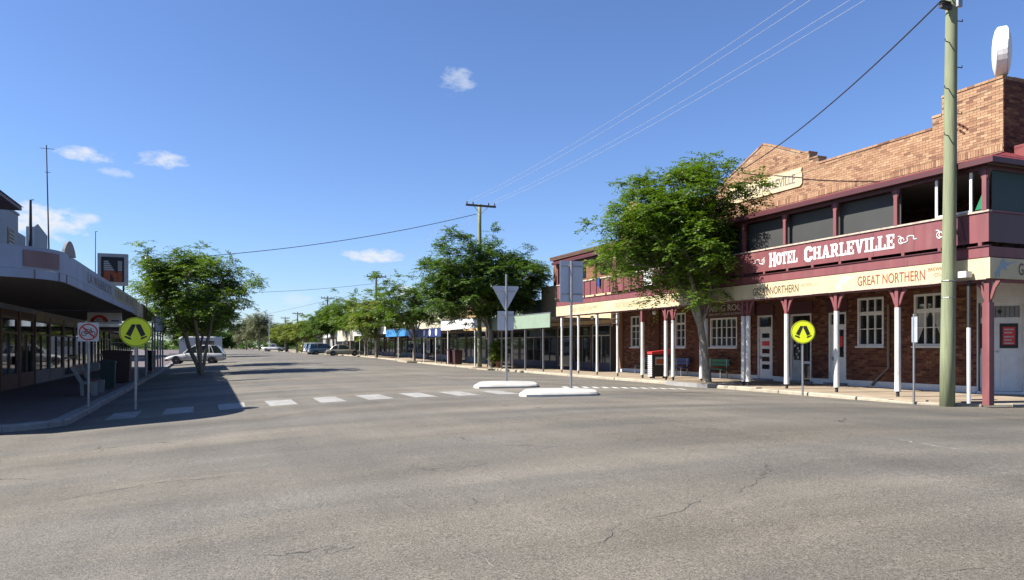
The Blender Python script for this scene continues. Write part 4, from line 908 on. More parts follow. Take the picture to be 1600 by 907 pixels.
MB().tube([(-4.2, 36.25, 3.2), (-4.2, 36.25, 4.25)], .04, 6).tube([(-3.4, 36.25, 3.2), (-3.4, 36.25, 4.25)], .04, 6).tube([(-5.6, 36.2, 4.6), (-4.38, 36.2, 4.55)], .03, 6).build('bracket', 'dark', ns_)
# hanging sign under the awning
hsn = thing('hanging_shop_sign', 'white sign with dark red arch hanging under the left awning', 'sign', (-4.1, 36, 2.6))
hp = B(-4.75, -3.45, 36.0, 36.12, 2.58, 3.06).build('board', 'white', hsn)
MB().prism([(.34*math.cos(R(a)), .3*math.sin(R(a))) for a in range(0, 181, 20)]+[(.2*math.cos(R(a)), .17*math.sin(R(a))) for a in range(180, -1, -20)], (-4.3, 35.999, 2.66), (1, 0, 0), (0, 0, 1), .006).build('arch', 'red', hp)
text('ROOTS', (-4.62, 35.999, 2.66), (1, 0, 0), .62, .13, 'black', hp, off=.02); B(-3.85, -3.55, 35.993, 35.999, 2.68, 2.74).build('small_print', 'navy', hp)
MB().tube([(-4.7, 36.06, 3.06), (-4.7, 36.06, 3.2)], .012, 5).tube([(-3.5, 36.06, 3.06), (-3.5, 36.06, 3.2)], .012, 5).build('hanger', 'metal', hsn)

# ------------------------------------------------------------------ poles and wires
def power_pole(label, x, y, h_, r_, m, arm=2.3, armz=None, steps=False, group='timber power poles', armdir=0):
    g = zr(x, y)-.2; t = thing('power_pole', label, 'power pole', (x, y, g), group)
    n = 9; rr = random.Random(int(y)); pts = [(x+(rr.uniform(-.012, .012) if 0 < i < n-1 else 0)+(.24*i/n if steps else 0), y, g+(h_-g)*i/(n-1)) for i in range(n)]
    MB().tube(pts, [r_*(1-.28*i/(n-1)) for i in range(n)], 14).build('shaft', m, t, smooth=True)
    az = armz or h_-.35; e = Vector((math.cos(armdir), math.sin(armdir), 0))
    c = Vector((x, y-r_*.8-.06, az)); a = c-e*arm/2; b = c+e*arm/2
    ar = MB().add([], []); MB().prism([(-arm/2, -.07), (arm/2, -.07), (arm/2, .07), (-arm/2, .07)], c, e, (0, 0, 1), .1).build('crossarm', 'poleb', t)
    br_ = MB()
    for s_ in (-1, 1): br_.tube([c+e*(s_*arm*.25)-Vector((0, .11, .05)), (x, y-r_*.9, az-.6)], .02, 5)
    br_.build('arm_brace', 'metal', t)
    for k in (-.46, -.26, .26, .46):
        MB().lathe([(.02, 0), (.06, .06), (.035, .1), (.055, .15), (.03, .2)], c+e*(arm*k)+Vector((0, -.05, .07)), (0, 0, 1), 8).build('insulator', 'dark', t)
    if steps:
        for i in range(9):
            z = 7.2+i*.62; s_ = 1 if i % 2 else -1; MB().tube([(x+.015*z+s_*r_*.7, y-.05, z), (x+.015*z+s_*(r_*.8+.18), y-.08, z), (x+.015*z+s_*(r_*.8+.18), y-.08, z+.06)], .014, 5).build('climbing_peg', 'dark', t)
        for z in (2.9, 3.35): MB().lathe([(r_*.96, -.012), (r_*.985, 0), (r_*.96, .012)], (x+.055, y, z), (0, 0, 1), 14).build('steel_band', 'metal', t)
    return t
PX_ = 18.2
rp = power_pole('thick green-tinted timber power pole in front of the hotel corner', PX_, 13.8, 13.1, .185, 'poleg', 2.3, 12.6, True)
ck = MB()
for i in range(3): ck.lathe([(.05, 0), (.09, .03), (.05, .06), (.09, .1), (.05, .13)], (PX_-.24+.1*i, 13.75, 10.62), (0, 0, 1), 10)
ck.box(PX_-.32, PX_+.1, 13.7, 13.8, 10.55, 10.62); ck.build('insulator_cluster', 'dark', rp)
B(PX_+.12, PX_+.28, 13.57, 13.64, 10.6, 11.3).build('conduit_plate', 'metal', rp)
power_pole('timber power pole rising behind the big street tree', PX_, 50.4, 11.9, .17, 'poleg', 2.3, 11.75)
power_pole('power pole with crossarm above the tree by the blue shop', PX_, 86, 9.9, .17, 'poleb', 2.3, 9.75)
power_pole('power pole above the far trees, third along the right kerb', PX_, 124, 9.9, .17, 'poleb', 2.2)
power_pole('power pole far up the street, fourth along the right kerb', PX_, 168, 9.2, .16, 'poleb', 2.2)
power_pole('farthest power pole on the right kerb', PX_, 196, 9.2, .16, 'poleb', 2.2)
power_pole('pale thin pole at the far end of the street', 15.5, 212, 10.4, .1, 'wirel', 2.2)
power_pole('power pole showing beside the crown of the left tree', -3.6, 52, 7.4, .09, 'whitegrey', .5)
def cable(label, a, b, sag, r_, m, group=None):
    a, b = Vector(a), Vector(b); pts = [a.lerp(b, i/24)-Vector((0, 0, sag*4*(i/24)*(1-i/24))) for i in range(25)]
    return tag(MB().tube(pts, r_, 5).build('overhead_cable', m), label, 'cable', group)
cable('thick black service cable from the green pole to the hotel gable', (PX_-.27, 13.75, 10.75), (HX-.1, 27.2, 9.6), .35, .022, 'wire')
for k, wh in ((-.46, 'leftmost'), (-.26, 'second from left'), (.26, 'third from left'), (.46, 'rightmost')):
    x = PX_+2.3*k
    cable(f'thin pale conductor high above the hotel, {wh} of the four parallel wires', (x, 50.2, 12.0), (x, 13.8, 12.85), .5, .009, 'wirel', 'street conductors above the hotel')
    cable(f'thin overhead conductor between the second and third poles, {wh} of four', (x, 50.2, 12.0), (x, 85.8, 10.0), .6, .009, 'wirel', 'street conductors between middle poles')
    cable(f'thin overhead conductor between the third and fourth poles, {wh} of four', (x, 86, 10), (x, 124, 10), .7, .010, 'wirel', 'street conductors between third and fourth poles')
    cable(f'thin overhead conductor beyond the fourth pole, {wh} of four', (x, 124, 9.9), (x, 168, 9.2), .7, .011, 'wirel', 'street conductors between far poles')
cable('dark sagging cable crossing the street from the second pole', (PX_-.3, 50.2, 11.15), (-3.6, 52, 7.1), .55, .022, 'wire')
cable('faint far cable crossing the street to the left', (PX_, 86, 9.0), (-6, 86, 7.3), .5, .018, 'wire')
cable('low far cable crossing the street near its end', (PX_, 124, 9.2), (-4, 200, 7.0), .6, .02, 'wire')

# ------------------------------------------------------------------ traffic signs
def disc_face(mb, c, r_, n_, th=.004, seg=36): return mb.lathe([(r_, 0), (r_, th)], c, n_, seg)
def ped_sign(label, x, y, zc, r_, face):
    g = zr(x, y) if x < RK else zR(x, y); t = thing('crossing_sign', label, 'road sign', (x, y, g), 'yellow pedestrian crossing signs')
    n_ = Vector((math.sin(face), -math.cos(face), 0)); ex = Vector((math.cos(face), math.sin(face), 0)); c = Vector((x, y, zc))+n_*.035
    MB().tube([(x, y, g-.1), (x, y, zc+r_*.6)], .032, 10).build('post', 'metal', t)
    pl_ = disc_face(MB(), c, r_, n_, .012).build('disc', 'yellow', t)
    ring = MB(); seg = 40
    for i in range(seg):
        a0, a1 = 2*math.pi*i/seg, 2*math.pi*(i+1)/seg
        ring.prism([(r_*.93*math.cos(a0), r_*.93*math.sin(a0)), (r_*.965*math.cos(a0), r_*.965*math.sin(a0)), (r_*.965*math.cos(a1), r_*.965*math.sin(a1)), (r_*.93*math.cos(a1), r_*.93*math.sin(a1))], c+n_*.012, ex, (0, 0, 1), .002)
    ring.build('border', 'black', pl_)
    s_ = r_/.39; P = lambda pts: [(a*s_, b*s_) for a, b in pts]
    MB().prism(P([(-.09, .205), (-.005, .205), (-.005, .16), (-.125, -.13), (-.235, -.06)]), c+n_*.012, ex, (0, 0, 1), .003).prism(P([(-.25, -.1), (-.12, -.15), (-.1, -.2), (-.15, -.2), (-.27, -.14)]), c+n_*.0125, ex, (0, 0, 1), .003).build('leg_symbol', 'black', pl_)
    MB().prism(P([(.01, .205), (.115, .205), (.235, -.07), (.13, -.13), (.01, .14)]), c+n_*.012, ex, (0, 0, 1), .003).prism(P([(.12, -.165), (.15, -.14), (.27, -.1), (.27, -.135), (.17, -.185), (.12, -.2)]), c+n_*.0125, ex, (0, 0, 1), .003).build('leg_symbol', 'black', pl_)
ped_sign('yellow round crossing sign at the shaded left kerb', -1.78, 22.06, 1.99, .39, R(4))
ped_sign('yellow round crossing sign in front of the hotel doors', 17.7, 18.45, 2.07, .37, R(-30))
# no bicycles
nbk_ = thing('no_bicycles_sign', 'white square no-bicycles sign on the shaded left corner', 'road sign', (-2.95, 22.6, 0))
x, y, zc = -2.95, 22.6, 1.99; MB().tube([(x, y, -.1), (x, y, zc+.2)], .03, 10).build('post', 'metal', nbk_)
pb = MB().prism([(-.25, -.22), (-.22, -.25), (.22, -.25), (.25, -.22), (.25, .22), (.22, .25), (-.22, .25), (-.25, .22)], (x, y-.035, zc), (1, 0, 0), (0, 0, 1), .01).build('plate', 'white', nbk_)
rg = MB()
for i in range(32):
    a0, a1 = 2*math.pi*i/32, 2*math.pi*(i+1)/32; rg.prism([(.19*math.cos(a0), .19*math.sin(a0)), (.225*math.cos(a0), .225*math.sin(a0)), (.225*math.cos(a1), .225*math.sin(a1)), (.19*math.cos(a1), .19*math.sin(a1))], (x, y-.046, zc), (1, 0, 0), (0, 0, 1), .002)
rg.prism([(-.15, .12), (-.12, .15), (.15, -.12), (.12, -.15)], (x, y-.0465, zc), (1, 0, 0), (0, 0, 1), .0035); rg.build('prohibition_ring', 'red', pb)
bc = MB()
for cx in (-.1, .1):
    for i in range(16):
        a0, a1 = 2*math.pi*i/16, 2*math.pi*(i+1)/16; bc.prism([(cx+.05*math.cos(a0), -.04+.05*math.sin(a0)), (cx+.068*math.cos(a0), -.04+.068*math.sin(a0)), (cx+.068*math.cos(a1), -.04+.068*math.sin(a1)), (cx+.05*math.cos(a1), -.04+.05*math.sin(a1))], (x, y-.046, zc), (1, 0, 0), (0, 0, 1), .0015)
for k, (a, b) in enumerate((((-.1, -.04), (-.05, .06)), ((-.05, .06), (.06, .06)), ((.06, .06), (.1, -.04)), ((-.05, .06), (0, -.04)), ((0, -.04), (.06, .06)), ((-.1, -.04), (0, -.04)), ((-.07, .08), (-.03, .08)), ((.05, .09), (.09, .08)))):
    a = Vector((*a, 0)); b = Vector((*b, 0)); d = (b-a).normalized(); n_ = Vector((-d.y, d.x, 0))*.009
    bc.prism([(q.x, q.y) for q in (a-n_, b-n_, b+n_, a+n_)], (x, y-.046, zc), (1, 0, 0), (0, 0, 1), .0018+.0002*k)
bc.build('bicycle_symbol', 'black', pb)
# sign backs on islands
gv = thing('give_way_sign', 'grey back of a triangular sign with square plate on an island pole', 'road sign', (10.1, 25.1, .25))
MB().tube([(10.1, 25.1, .2), (10.1, 25.1, 4.25)], .04, 10).build('post', 'metal', gv)
MB().prism([(-.5, .43), (-.46, .47), (.46, .47), (.5, .43), (.04, -.4), (-.04, -.4)], (10.1, 25.155, 3.35), (1, -.12, 0), (0, 0, 1), -.012).build('triangle_plate', 'alu', gv)
MB().prism([(-.3, -.35), (.3, -.35), (.3, .35), (-.3, .35)], (10.1, 25.155, 2.55), (1, -.12, 0), (0, 0, 1), -.012).build('lower_plate', 'alu', gv)
MB().tube([(9.75, 25.14, 2.75), (10.45, 25.06, 2.75)], .012, 5).tube([(9.7, 25.14, 3.62), (10.5, 25.06, 3.62)], .012, 5).build('clamp_rail', 'metal', gv)
rs = thing('rectangular_sign', 'grey back of a tall rectangular sign on the nearest island', 'road sign', (10.2, 20.1, .25))
MB().tube([(10.2, 20.1, .2), (10.22, 20.1, 4.2)], .04, 10).build('post', 'metal', rs)
MB().prism([(-.38, -.62), (-.35, -.65), (.35, -.65), (.38, -.62), (.38, .58), (.35, .61), (-.35, .61), (-.38, .58)], (10.25, 20.155, 3.6), (1, -.05, 0), (0, 0, 1), -.012).build('plate', 'alu', rs)
for z in (3.2, 4.05): MB().tube([(9.88, 20.14, z), (10.62, 20.12, z)], .014, 5).build('clamp_rail', 'metal', rs)
# small side-on sign by the hotel
ss = thing('parking_sign', 'small road sign seen edge-on left of the green pole', 'road sign', (17.95, 14.6, .1))
MB().tube([(17.95, 14.6, .0), (17.95, 14.6, 2.5)], .03, 8).build('post', 'metal', ss)
MB().prism([(-.22, 0), (.22, 0), (.22, .7), (-.22, .7)], (17.93, 14.57, 1.72), Vector((.55, .83, 0)), (0, 0, 1), .012).build('plate', 'alu', ss)

# ------------------------------------------------------------------ trees
def make_mesh(name, V, F, m, smooth=False):
    me = bpy.data.meshes.new(name); me.from_pydata([tuple(map(float, p)) for p in V], [], F); me.materials.append(M[m])
    if smooth: me.shade_smooth()
    return me
def quad_mesh(name, V, m):
    """V: (n,4,3) quads"""
    n = len(V); me = bpy.data.meshes.new(name); me.vertices.add(n*4); me.loops.add(n*4); me.polygons.add(n)
    me.vertices.foreach_set('co', V.astype(np.float32).ravel()); me.loops.foreach_set('vertex_index', np.arange(n*4, dtype=np.int32))
    me.polygons.foreach_set('loop_start', np.arange(0, n*4, 4, dtype=np.int32)); me.polygons.foreach_set('loop_total', np.full(n, 4, np.int32))
    me.update(calc_edges=True); me.materials.append(M[m]); return me
def norm(a): return a/np.maximum(np.linalg.norm(a, axis=-1, keepdims=True), 1e-6)
def fronds(rng, centers, outw, per, L_, nl, ll, lw, droop=.35, spread=.35, up=.12):
    """pinnate sprays of small leaflets around clump centres -> (n,4,3)"""
    n = len(centers)*per; c = np.repeat(centers, per, 0); o = np.repeat(outw, per, 0)
    a = rng.uniform(0, 2*np.pi, n); d = np.stack([np.cos(a), np.sin(a), rng.normal(up, .28, n)], 1)+o*.75; d = norm(d)
    L = L_*rng.uniform(.6, 1.25, n)[:, None]; st = c+rng.normal(0, spread, (n, 3))*np.array([1, 1, .5])
    t = (np.arange(nl)+.5)/nl; dr = droop*rng.uniform(.3, 1.6, n)
    P = st[:, None]+d[:, None]*L[:, None]*t[None, :, None]; P[..., 2] -= (dr[:, None]*L*(t[None]**2))
    T = np.repeat(d[:, None], nl, 1).copy(); T[..., 2] -= 2*dr[:, None]*t[None]; T = norm(T)
    side = norm(np.cross(T, np.array([0, 0, 1.]))); sg_ = np.where(np.arange(nl) % 2 == 0, 1., -1.)[None, :, None]
    D = norm(side*sg_+T*.55+rng.normal(0, .22, P.shape)); N_ = norm(np.cross(D, T)+rng.normal(0, .25, P.shape)); W_ = norm(np.cross(D, N_))
    sz = rng.uniform(.75, 1.25, P.shape[:2])[..., None]; l = ll*sz; w_ = lw*sz
    Q = np.stack([P, P+D*l*.5+W_*w_*.5, P+D*l, P+D*l*.5-W_*w_*.5], 2)
    return Q.reshape(-1, 4, 3)
def tree_meshes(seed, H, base_r, fork, cc, rad, nclump, stems, per=15, nl=13, L_=.62, ll=.16, lw=.065, leafm='leaf', barkm='bark', flat=.0, lump=.28, lean=(0, 0), droop=.3, spread=.22, inner=.4):
    rng = np.random.default_rng(seed); cc = np.array(cc, float); rad = np.array(rad, float)
    k = rng.normal(0, 1, (7, 3))*2.2; ph = rng.uniform(0, 6.28, 7)
    pts = []
    while len(pts) < nclump:
        d = norm(rng.normal(0, 1, 3)); r_ = rng.uniform(inner**2.2, 1)**(1/2.2)
        if rng.random() < .1: r_ = rng.uniform(1.0, 1.2)
        f = 1-lump*.5+lump*np.mean(np.cos(k@d*1.3+ph))*2.2
        p = cc+d*rad*r_*f
        if d[2] < 0: p[2] = cc[2]+d[2]*rad[2]*r_*f*(1-flat)
        if p[2] < fork*1.12: continue
        pts.append(p)
    pts = np.array(pts)
    nodes = [np.zeros(3)]; par = [-1]; 
    heads = []
    for s in range(stems):
        a = 2*np.pi*(s+rng.uniform(-.3, .3))/max(stems, 1)
        off = np.array([math.cos(a), math.sin(a), 0])
        if stems > 1 and fork < .6: start = 0
        else: start = 0
        prev = 0
        if s == 0 or fork < .6:
            tp = np.array([lean[0], lean[1], fork]); 
            nseg = 4
            for i in range(1, nseg+1):
                q = tp*i/nseg+np.array([rng.normal(0, .03), rng.normal(0, .03), 0])*(i < nseg)+off*(.12*i/nseg if fork < .6 else 0)
                nodes.append(q); par.append(prev); prev = len(nodes)-1
            forkn = prev
        else: prev = forkn
        tgt = cc+off*rad*rng.uniform(.38, .6)+np.array([0, 0, rad[2]*rng.uniform(-.15, .35)]); st = nodes[prev].copy()
        for i in range(1, 7):
            u = i/6; q = st*(1-u)+tgt*u; q[2] = st[2]+(tgt[2]-st[2])*(u**.8); q[:2] += rng.normal(0, .09, 2)
            nodes.append(q); par.append(prev); prev = len(nodes)-1
    order = np.argsort(np.linalg.norm((pts-cc)/rad, axis=1)); tip = []
    for i in order:
        p = pts[i]; A = np.array(nodes); d = np.linalg.norm(A-p, axis=1)+np.where(A[:, 2] > p[2]+.2, 1.5, 0)+np.where(A[:, 2] < fork*.98, 5, 0)
        j = int(np.argmin(d)); st = nodes[j]; prev = j; m_ = max(2, int(np.linalg.norm(p-st)/.5)+1)
        for q in range(1, m_+1):
            u = q/m_; w_ = st*(1-u)+p*u; w_ = w_+np.array([0, 0, .12*math.sin(math.pi*u)])+(rng.normal(0, .05, 3) if q < m_ else 0)
            nodes.append(w_); par.append(prev); prev = len(nodes)-1
        tip.append(prev)
    cnt = np.zeros(len(nodes)); 
    for tp in tip: cnt[tp] += 1
    for i in range(len(nodes)-1, 0, -1): cnt[par[i]] += cnt[i]
    tot = max(1, cnt[0]/(stems if fork < .6 else 1)); rr_ = np.maximum(base_r*(cnt/tot)**.46, .009); rr_[0] = base_r*(1.25 if fork > .6 else 1.0)
    V = []; F = []
    for i in range(1, len(nodes)):
        a = nodes[par[i]]; b = nodes[i]; t = b-a; L = np.linalg.norm(t)
        if L < 1e-4: continue
        t = t/L; s_ = np.cross(t, [0, 0, 1.]) if abs(t[2]) < .9 else np.cross(t, [0, 1., 0]); s_ = s_/np.linalg.norm(s_); u = np.cross(s_, t); ra = min(rr_[par[i]], rr_[i]*1.5); rb_ = rr_[i]
        n = 8 if rb_ > .04 else 4; o = len(V); ext = t*min(rb_*.6, .03)
        for q in range(n): an = 2*math.pi*q/n; V.append(a-ext*0+(s_*math.cos(an)+u*math.sin(an))*ra)
        for q in range(n): an = 2*math.pi*q/n; V.append(b+ext+(s_*math.cos(an)+u*math.sin(an))*rb_)
        for q in range(n): F.append((o+q, o+(q+1) % n, o+n+(q+1) % n, o+n+q))
    tm = make_mesh('trunk', V, F, barkm, True)
    ow = (pts-cc)/rad; ow[:, 2] *= .35
    Q = fronds(rng, pts, ow, per, L_, nl, ll, lw, droop, spread)
    return tm, quad_mesh('crown', Q, leafm)
def tree(name, label, loc, meshes, rot=0, scale=(1, 1, 1), group='street trees', cat='tree'):
    t = thing(name, label, cat, loc, group); t.rotation_euler.z = rot; t.scale = scale
    for nm, me in zip(('trunk', 'crown'), meshes):
        o = bpy.data.objects.new(nm, me); col.objects.link(o); o.parent = t
    return t
# hotel tree
mA = tree_meshes(11, 9.5, .135, 2.3, (-.7, .95, 6.25), (3.5, 3.6, 3.75), 410, 5, lean=(-.12, .3), flat=.2, per=16, nl=15, lump=.34, ll=.14, lw=.06)
tree('street_tree', 'feathery green street tree in front of the hotel', (18.25, 24.05, .1), mA)
mB = tree_meshes(23, 8, .095, .35, (-.75, .1, 5.2), (3.9, 3.7, 2.75), 270, 4, flat=.1, per=15, nl=15, lump=.4, ll=.15, lw=.062)
tree('street_tree', 'wide multi-stemmed tree in the shade on the left side', (-.35, 45.2, zr(-.35, 45)), mB)
mC = tree_meshes(37, 9.6, .2, 2.4, (-.2, .8, 5.9), (5.4, 4.2, 3.6), 540, 6, flat=.4, per=16, nl=14, lump=.26, leafm='leafd', ll=.18, lw=.075, L_=.66)
tree('street_tree', 'big dense dark street tree beside the mint green shop', (18.3, 48.3, .1), mC)
mD = tree_meshes(41, 8.2, .13, 1.9, (0, .2, 5.2), (3.9, 4.2, 3.1), 220, 5, flat=.2, per=13, lump=.42, ll=.19, lw=.08)
tree('street_tree', 'pale-trunked street tree in front of the blue and navy shops', (18.1, 68.4, zR(18, 68)), mD)
def far(label, x, y, m, rot, s, name='street_tree', group='street trees'): return tree(name, label, (x, y, zr(x, y) if x < RK else zR(x, y)), m, rot, s, group)
mE = tree_meshes(53, 7, .15, 1.7, (0, 0, 4.6), (3.3, 3.3, 2.6), 170, 5, flat=.2, per=11, leafm='leafy', ll=.22, lw=.1)
far('yellow-green street tree left of the third power pole', 18.1, 85.2, mE, .5, (1.05, 1.05, 1.0)); far('street tree before the cream shop, right of the gold car', 18.1, 92, mD, 2.1, (.85, .85, .85))
far('taller street tree rising behind the parked gold car', 18.4, 106, mD, 2.2, (1.05, 1.05, 1.1)); far('street tree over the parked blue car', 18.2, 118, mC, 1.1, (.75, .75, .85))
far('dark street tree left of the parked blue car', 18.3, 133, mD, 4.0, (1, 1, .95)); far('low yellow-green street tree far up the right kerb', 18, 150, mE, 1.2, (1.1, 1.1, .95)); far('far yellow-green tree by the cream house', 17.8, 166, mE, 3.3, (1.15, 1.15, .95)); far('farthest yellow-green tree on the right kerb', 17.5, 186, mE, 5.2, (1.3, 1.3, 1.0))
far('second tree on the shaded left side, mostly behind the first', -.5, 61, mD, .9, (.8, .8, .85)); far('third tree on the shaded left side', -.8, 92, mE, 2.4, (.95, .95, 1.0)); far('fourth tree on the left side, far up the street', -1.2, 112, mD, 3.0, (.9, .9, .9))
# far end: eucalypts and mixed trees
mG = tree_meshes(71, 13, .28, 3.2, (0, 0, 8.2), (4.6, 4.6, 4.9), 190, 5, per=10, nl=9, L_=1.1, ll=.45, lw=.16, leafm='leafo', barkm='bark', lump=.5, droop=.9, spread=.6)
mH = tree_meshes(83, 9, .25, 1.6, (0, 0, 5.2), (5, 5, 3.9), 190, 5, per=10, nl=9, L_=1.0, ll=.5, lw=.24, leafm='leafd', barkm='barkd', lump=.3, spread=.6)
rf = random.Random(6); i = 0
for (u_, Y, m_, s, lb) in [(385, 262, mG, .95, 'tall grey-green gum tree at the far end of the street'), (405, 250, mG, 1.05, 'tallest grey-green gum tree at the far end of the street'), (424, 300, mG, .85, 'thin gum tree behind the pale far pole'),
                          (446, 260, mH, 1.15, 'dark rounded tree behind the far white ute'), (470, 290, mH, 1.1, 'dark tree behind the farthest poles'), (362, 330, mH, 1.05, 'dark bushy tree closing the far end of the street'), (345, 300, mH, .95, 'far dark tree left of the gum trees'),
                          (325, 320, mH, 1.1, 'far dark tree seen under the left street tree'), (305, 290, mH, 1.0, 'far dark tree behind the white car'), (285, 320, mH, 1.15, 'far tree above the left shops end'), (500, 280, mH, 1.1, 'far dark tree behind the right street trees'), (530, 300, mG, .9, 'far gum showing above the right shops')]:
    t_ = (u_-800)/1155; d = Y/(math.cos(YAW)-t_*math.sin(YAW)); x = d*(math.sin(YAW)+t_*math.cos(YAW)); tree('far_tree', lb, (x, Y, 0), m_, rf.uniform(0, 6), (s*rf.uniform(.95, 1.1), s, s*.92), 'trees at the far end of the street')
# distant wood as one mass
rng = np.random.default_rng(5); n = 900; a = rng.uniform(-.5, .62, n); dd = rng.uniform(380, 520, n); cx = np.stack([dd*np.sin(a), dd*np.cos(a), rng.uniform(0, 1, n)**.8*(6.5+2.5*np.sin(a*23)+1.5*np.sin(a*61))], 1)
dw = bpy.data.objects.new('distant_wood', quad_mesh('distant_wood', fronds(rng, cx, np.zeros_like(cx), 10, 2.6, 8, 1.5, .8, spread=1.5), 'leafd')); col.objects.link(dw); tag(dw, 'low dark band of distant trees along the horizon', 'trees', kind='stuff')
# hedge by the cars and pot plant
def bush(label, loc, rad, seed, m, n=60, pot=None, name='shrub'):
    rng = np.random.default_rng(seed); d = norm(rng.normal(0, 1, (n, 3))); P = d*np.array(rad)*rng.uniform(.4, 1, (n, 1))**.5+np.array([0, 0, rad[2]+(.45 if pot else 0)])
    t = thing(name, label, 'plant', loc); o = bpy.data.objects.new('foliage', quad_mesh('foliage', fronds(rng, P, d, 9, .3, 8, .14, .09, spread=.12), m)); col.objects.link(o); o.parent = t
    if pot: MB().lathe([(.17, 0), (.2, .1), (.26, .45), (.28, .48), (.24, .48)], loc, (0, 0, 1), 16).build('pot', pot, t)
    else: MB().tube([Vector(loc), Vector(loc)+Vector((0, 0, rad[2]))], .05, 6).build('stem', 'barkd', t)
bush('bright green pot plant in a terracotta pot by the big tree', (18.55, 47.4, .12), (.45, .45, .75), 3, 'leafy', 45, 'terrap', 'pot_plant')
bush('dark green bush left of the parked blue car', (17.9, 138, .4), (1.4, 1.4, 1.3), 4, 'leafd', 120)
bush('small round shrub by the far cream house', (18.4, 158, .4), (1.2, 1.2, 1.0), 5, 'leafy', 90)
# tree surrounds
ts = thing('tree_planter', 'grey kerbed planter round the hotel tree at the road edge', 'planter', (17.9, 24.3, 0))
MB().prism([(17.25, 23.4), (17.5, 23.1), (19.0, 23.1), (19.0, 25.75), (17.5, 25.75), (17.25, 25.45)], (0, 0, -.05), (1, 0, 0), (0, 1, 0), .24).build('kerb_ring', 'kerbl', ts)
MB().prism([(17.5, 23.35), (18.8, 23.35), (18.8, 25.5), (17.5, 25.5)], (0, 0, .19), (1, 0, 0), (0, 1, 0), .012).build('soil', 'ground', ts)
for k, (yy, lb) in enumerate(((47.2, 'low kerbed bed under the big dark tree'), (68.4, 'low kerbed bed under the pale-trunked tree'))):
    b_ = thing('tree_planter', lb, 'planter', (17.6, yy, 0)); z = rise(yy)
    B(16.9, 18.9, yy-1.9, yy+1.9, -.1+z, .135+z).build('kerb_ring', 'kerb', b_); B(17.1, 18.7, yy-1.7, yy+1.7, .136+z, .15+z).build('soil', 'ground', b_)
rr = random.Random(12)
for i in range(9):
    yy = 41.2+i*.62+rr.uniform(-.1, .1); x = 17.45+rr.uniform(-.12, .12); s = rr.uniform(.16, .26); m_ = MB(); V = []
    m_.lathe([(s*.7, -.1), (s, .02), (s*.85, .12), (s*.4, .17)], (x, yy, .03), (rr.uniform(-.2, .2), rr.uniform(-.2, .2), 1), 7); tag(m_.build('edge_stone', 'kerb'), 'rough pale stone before the mint shop, '+('nearest of nine' if i == 0 else 'farthest of nine' if i == 8 else ['', 'second', 'third', 'fourth', 'fifth', 'sixth', 'seventh', 'eighth'][i]+' from the hotel end'), 'stone', 'rough stones along the kerb')

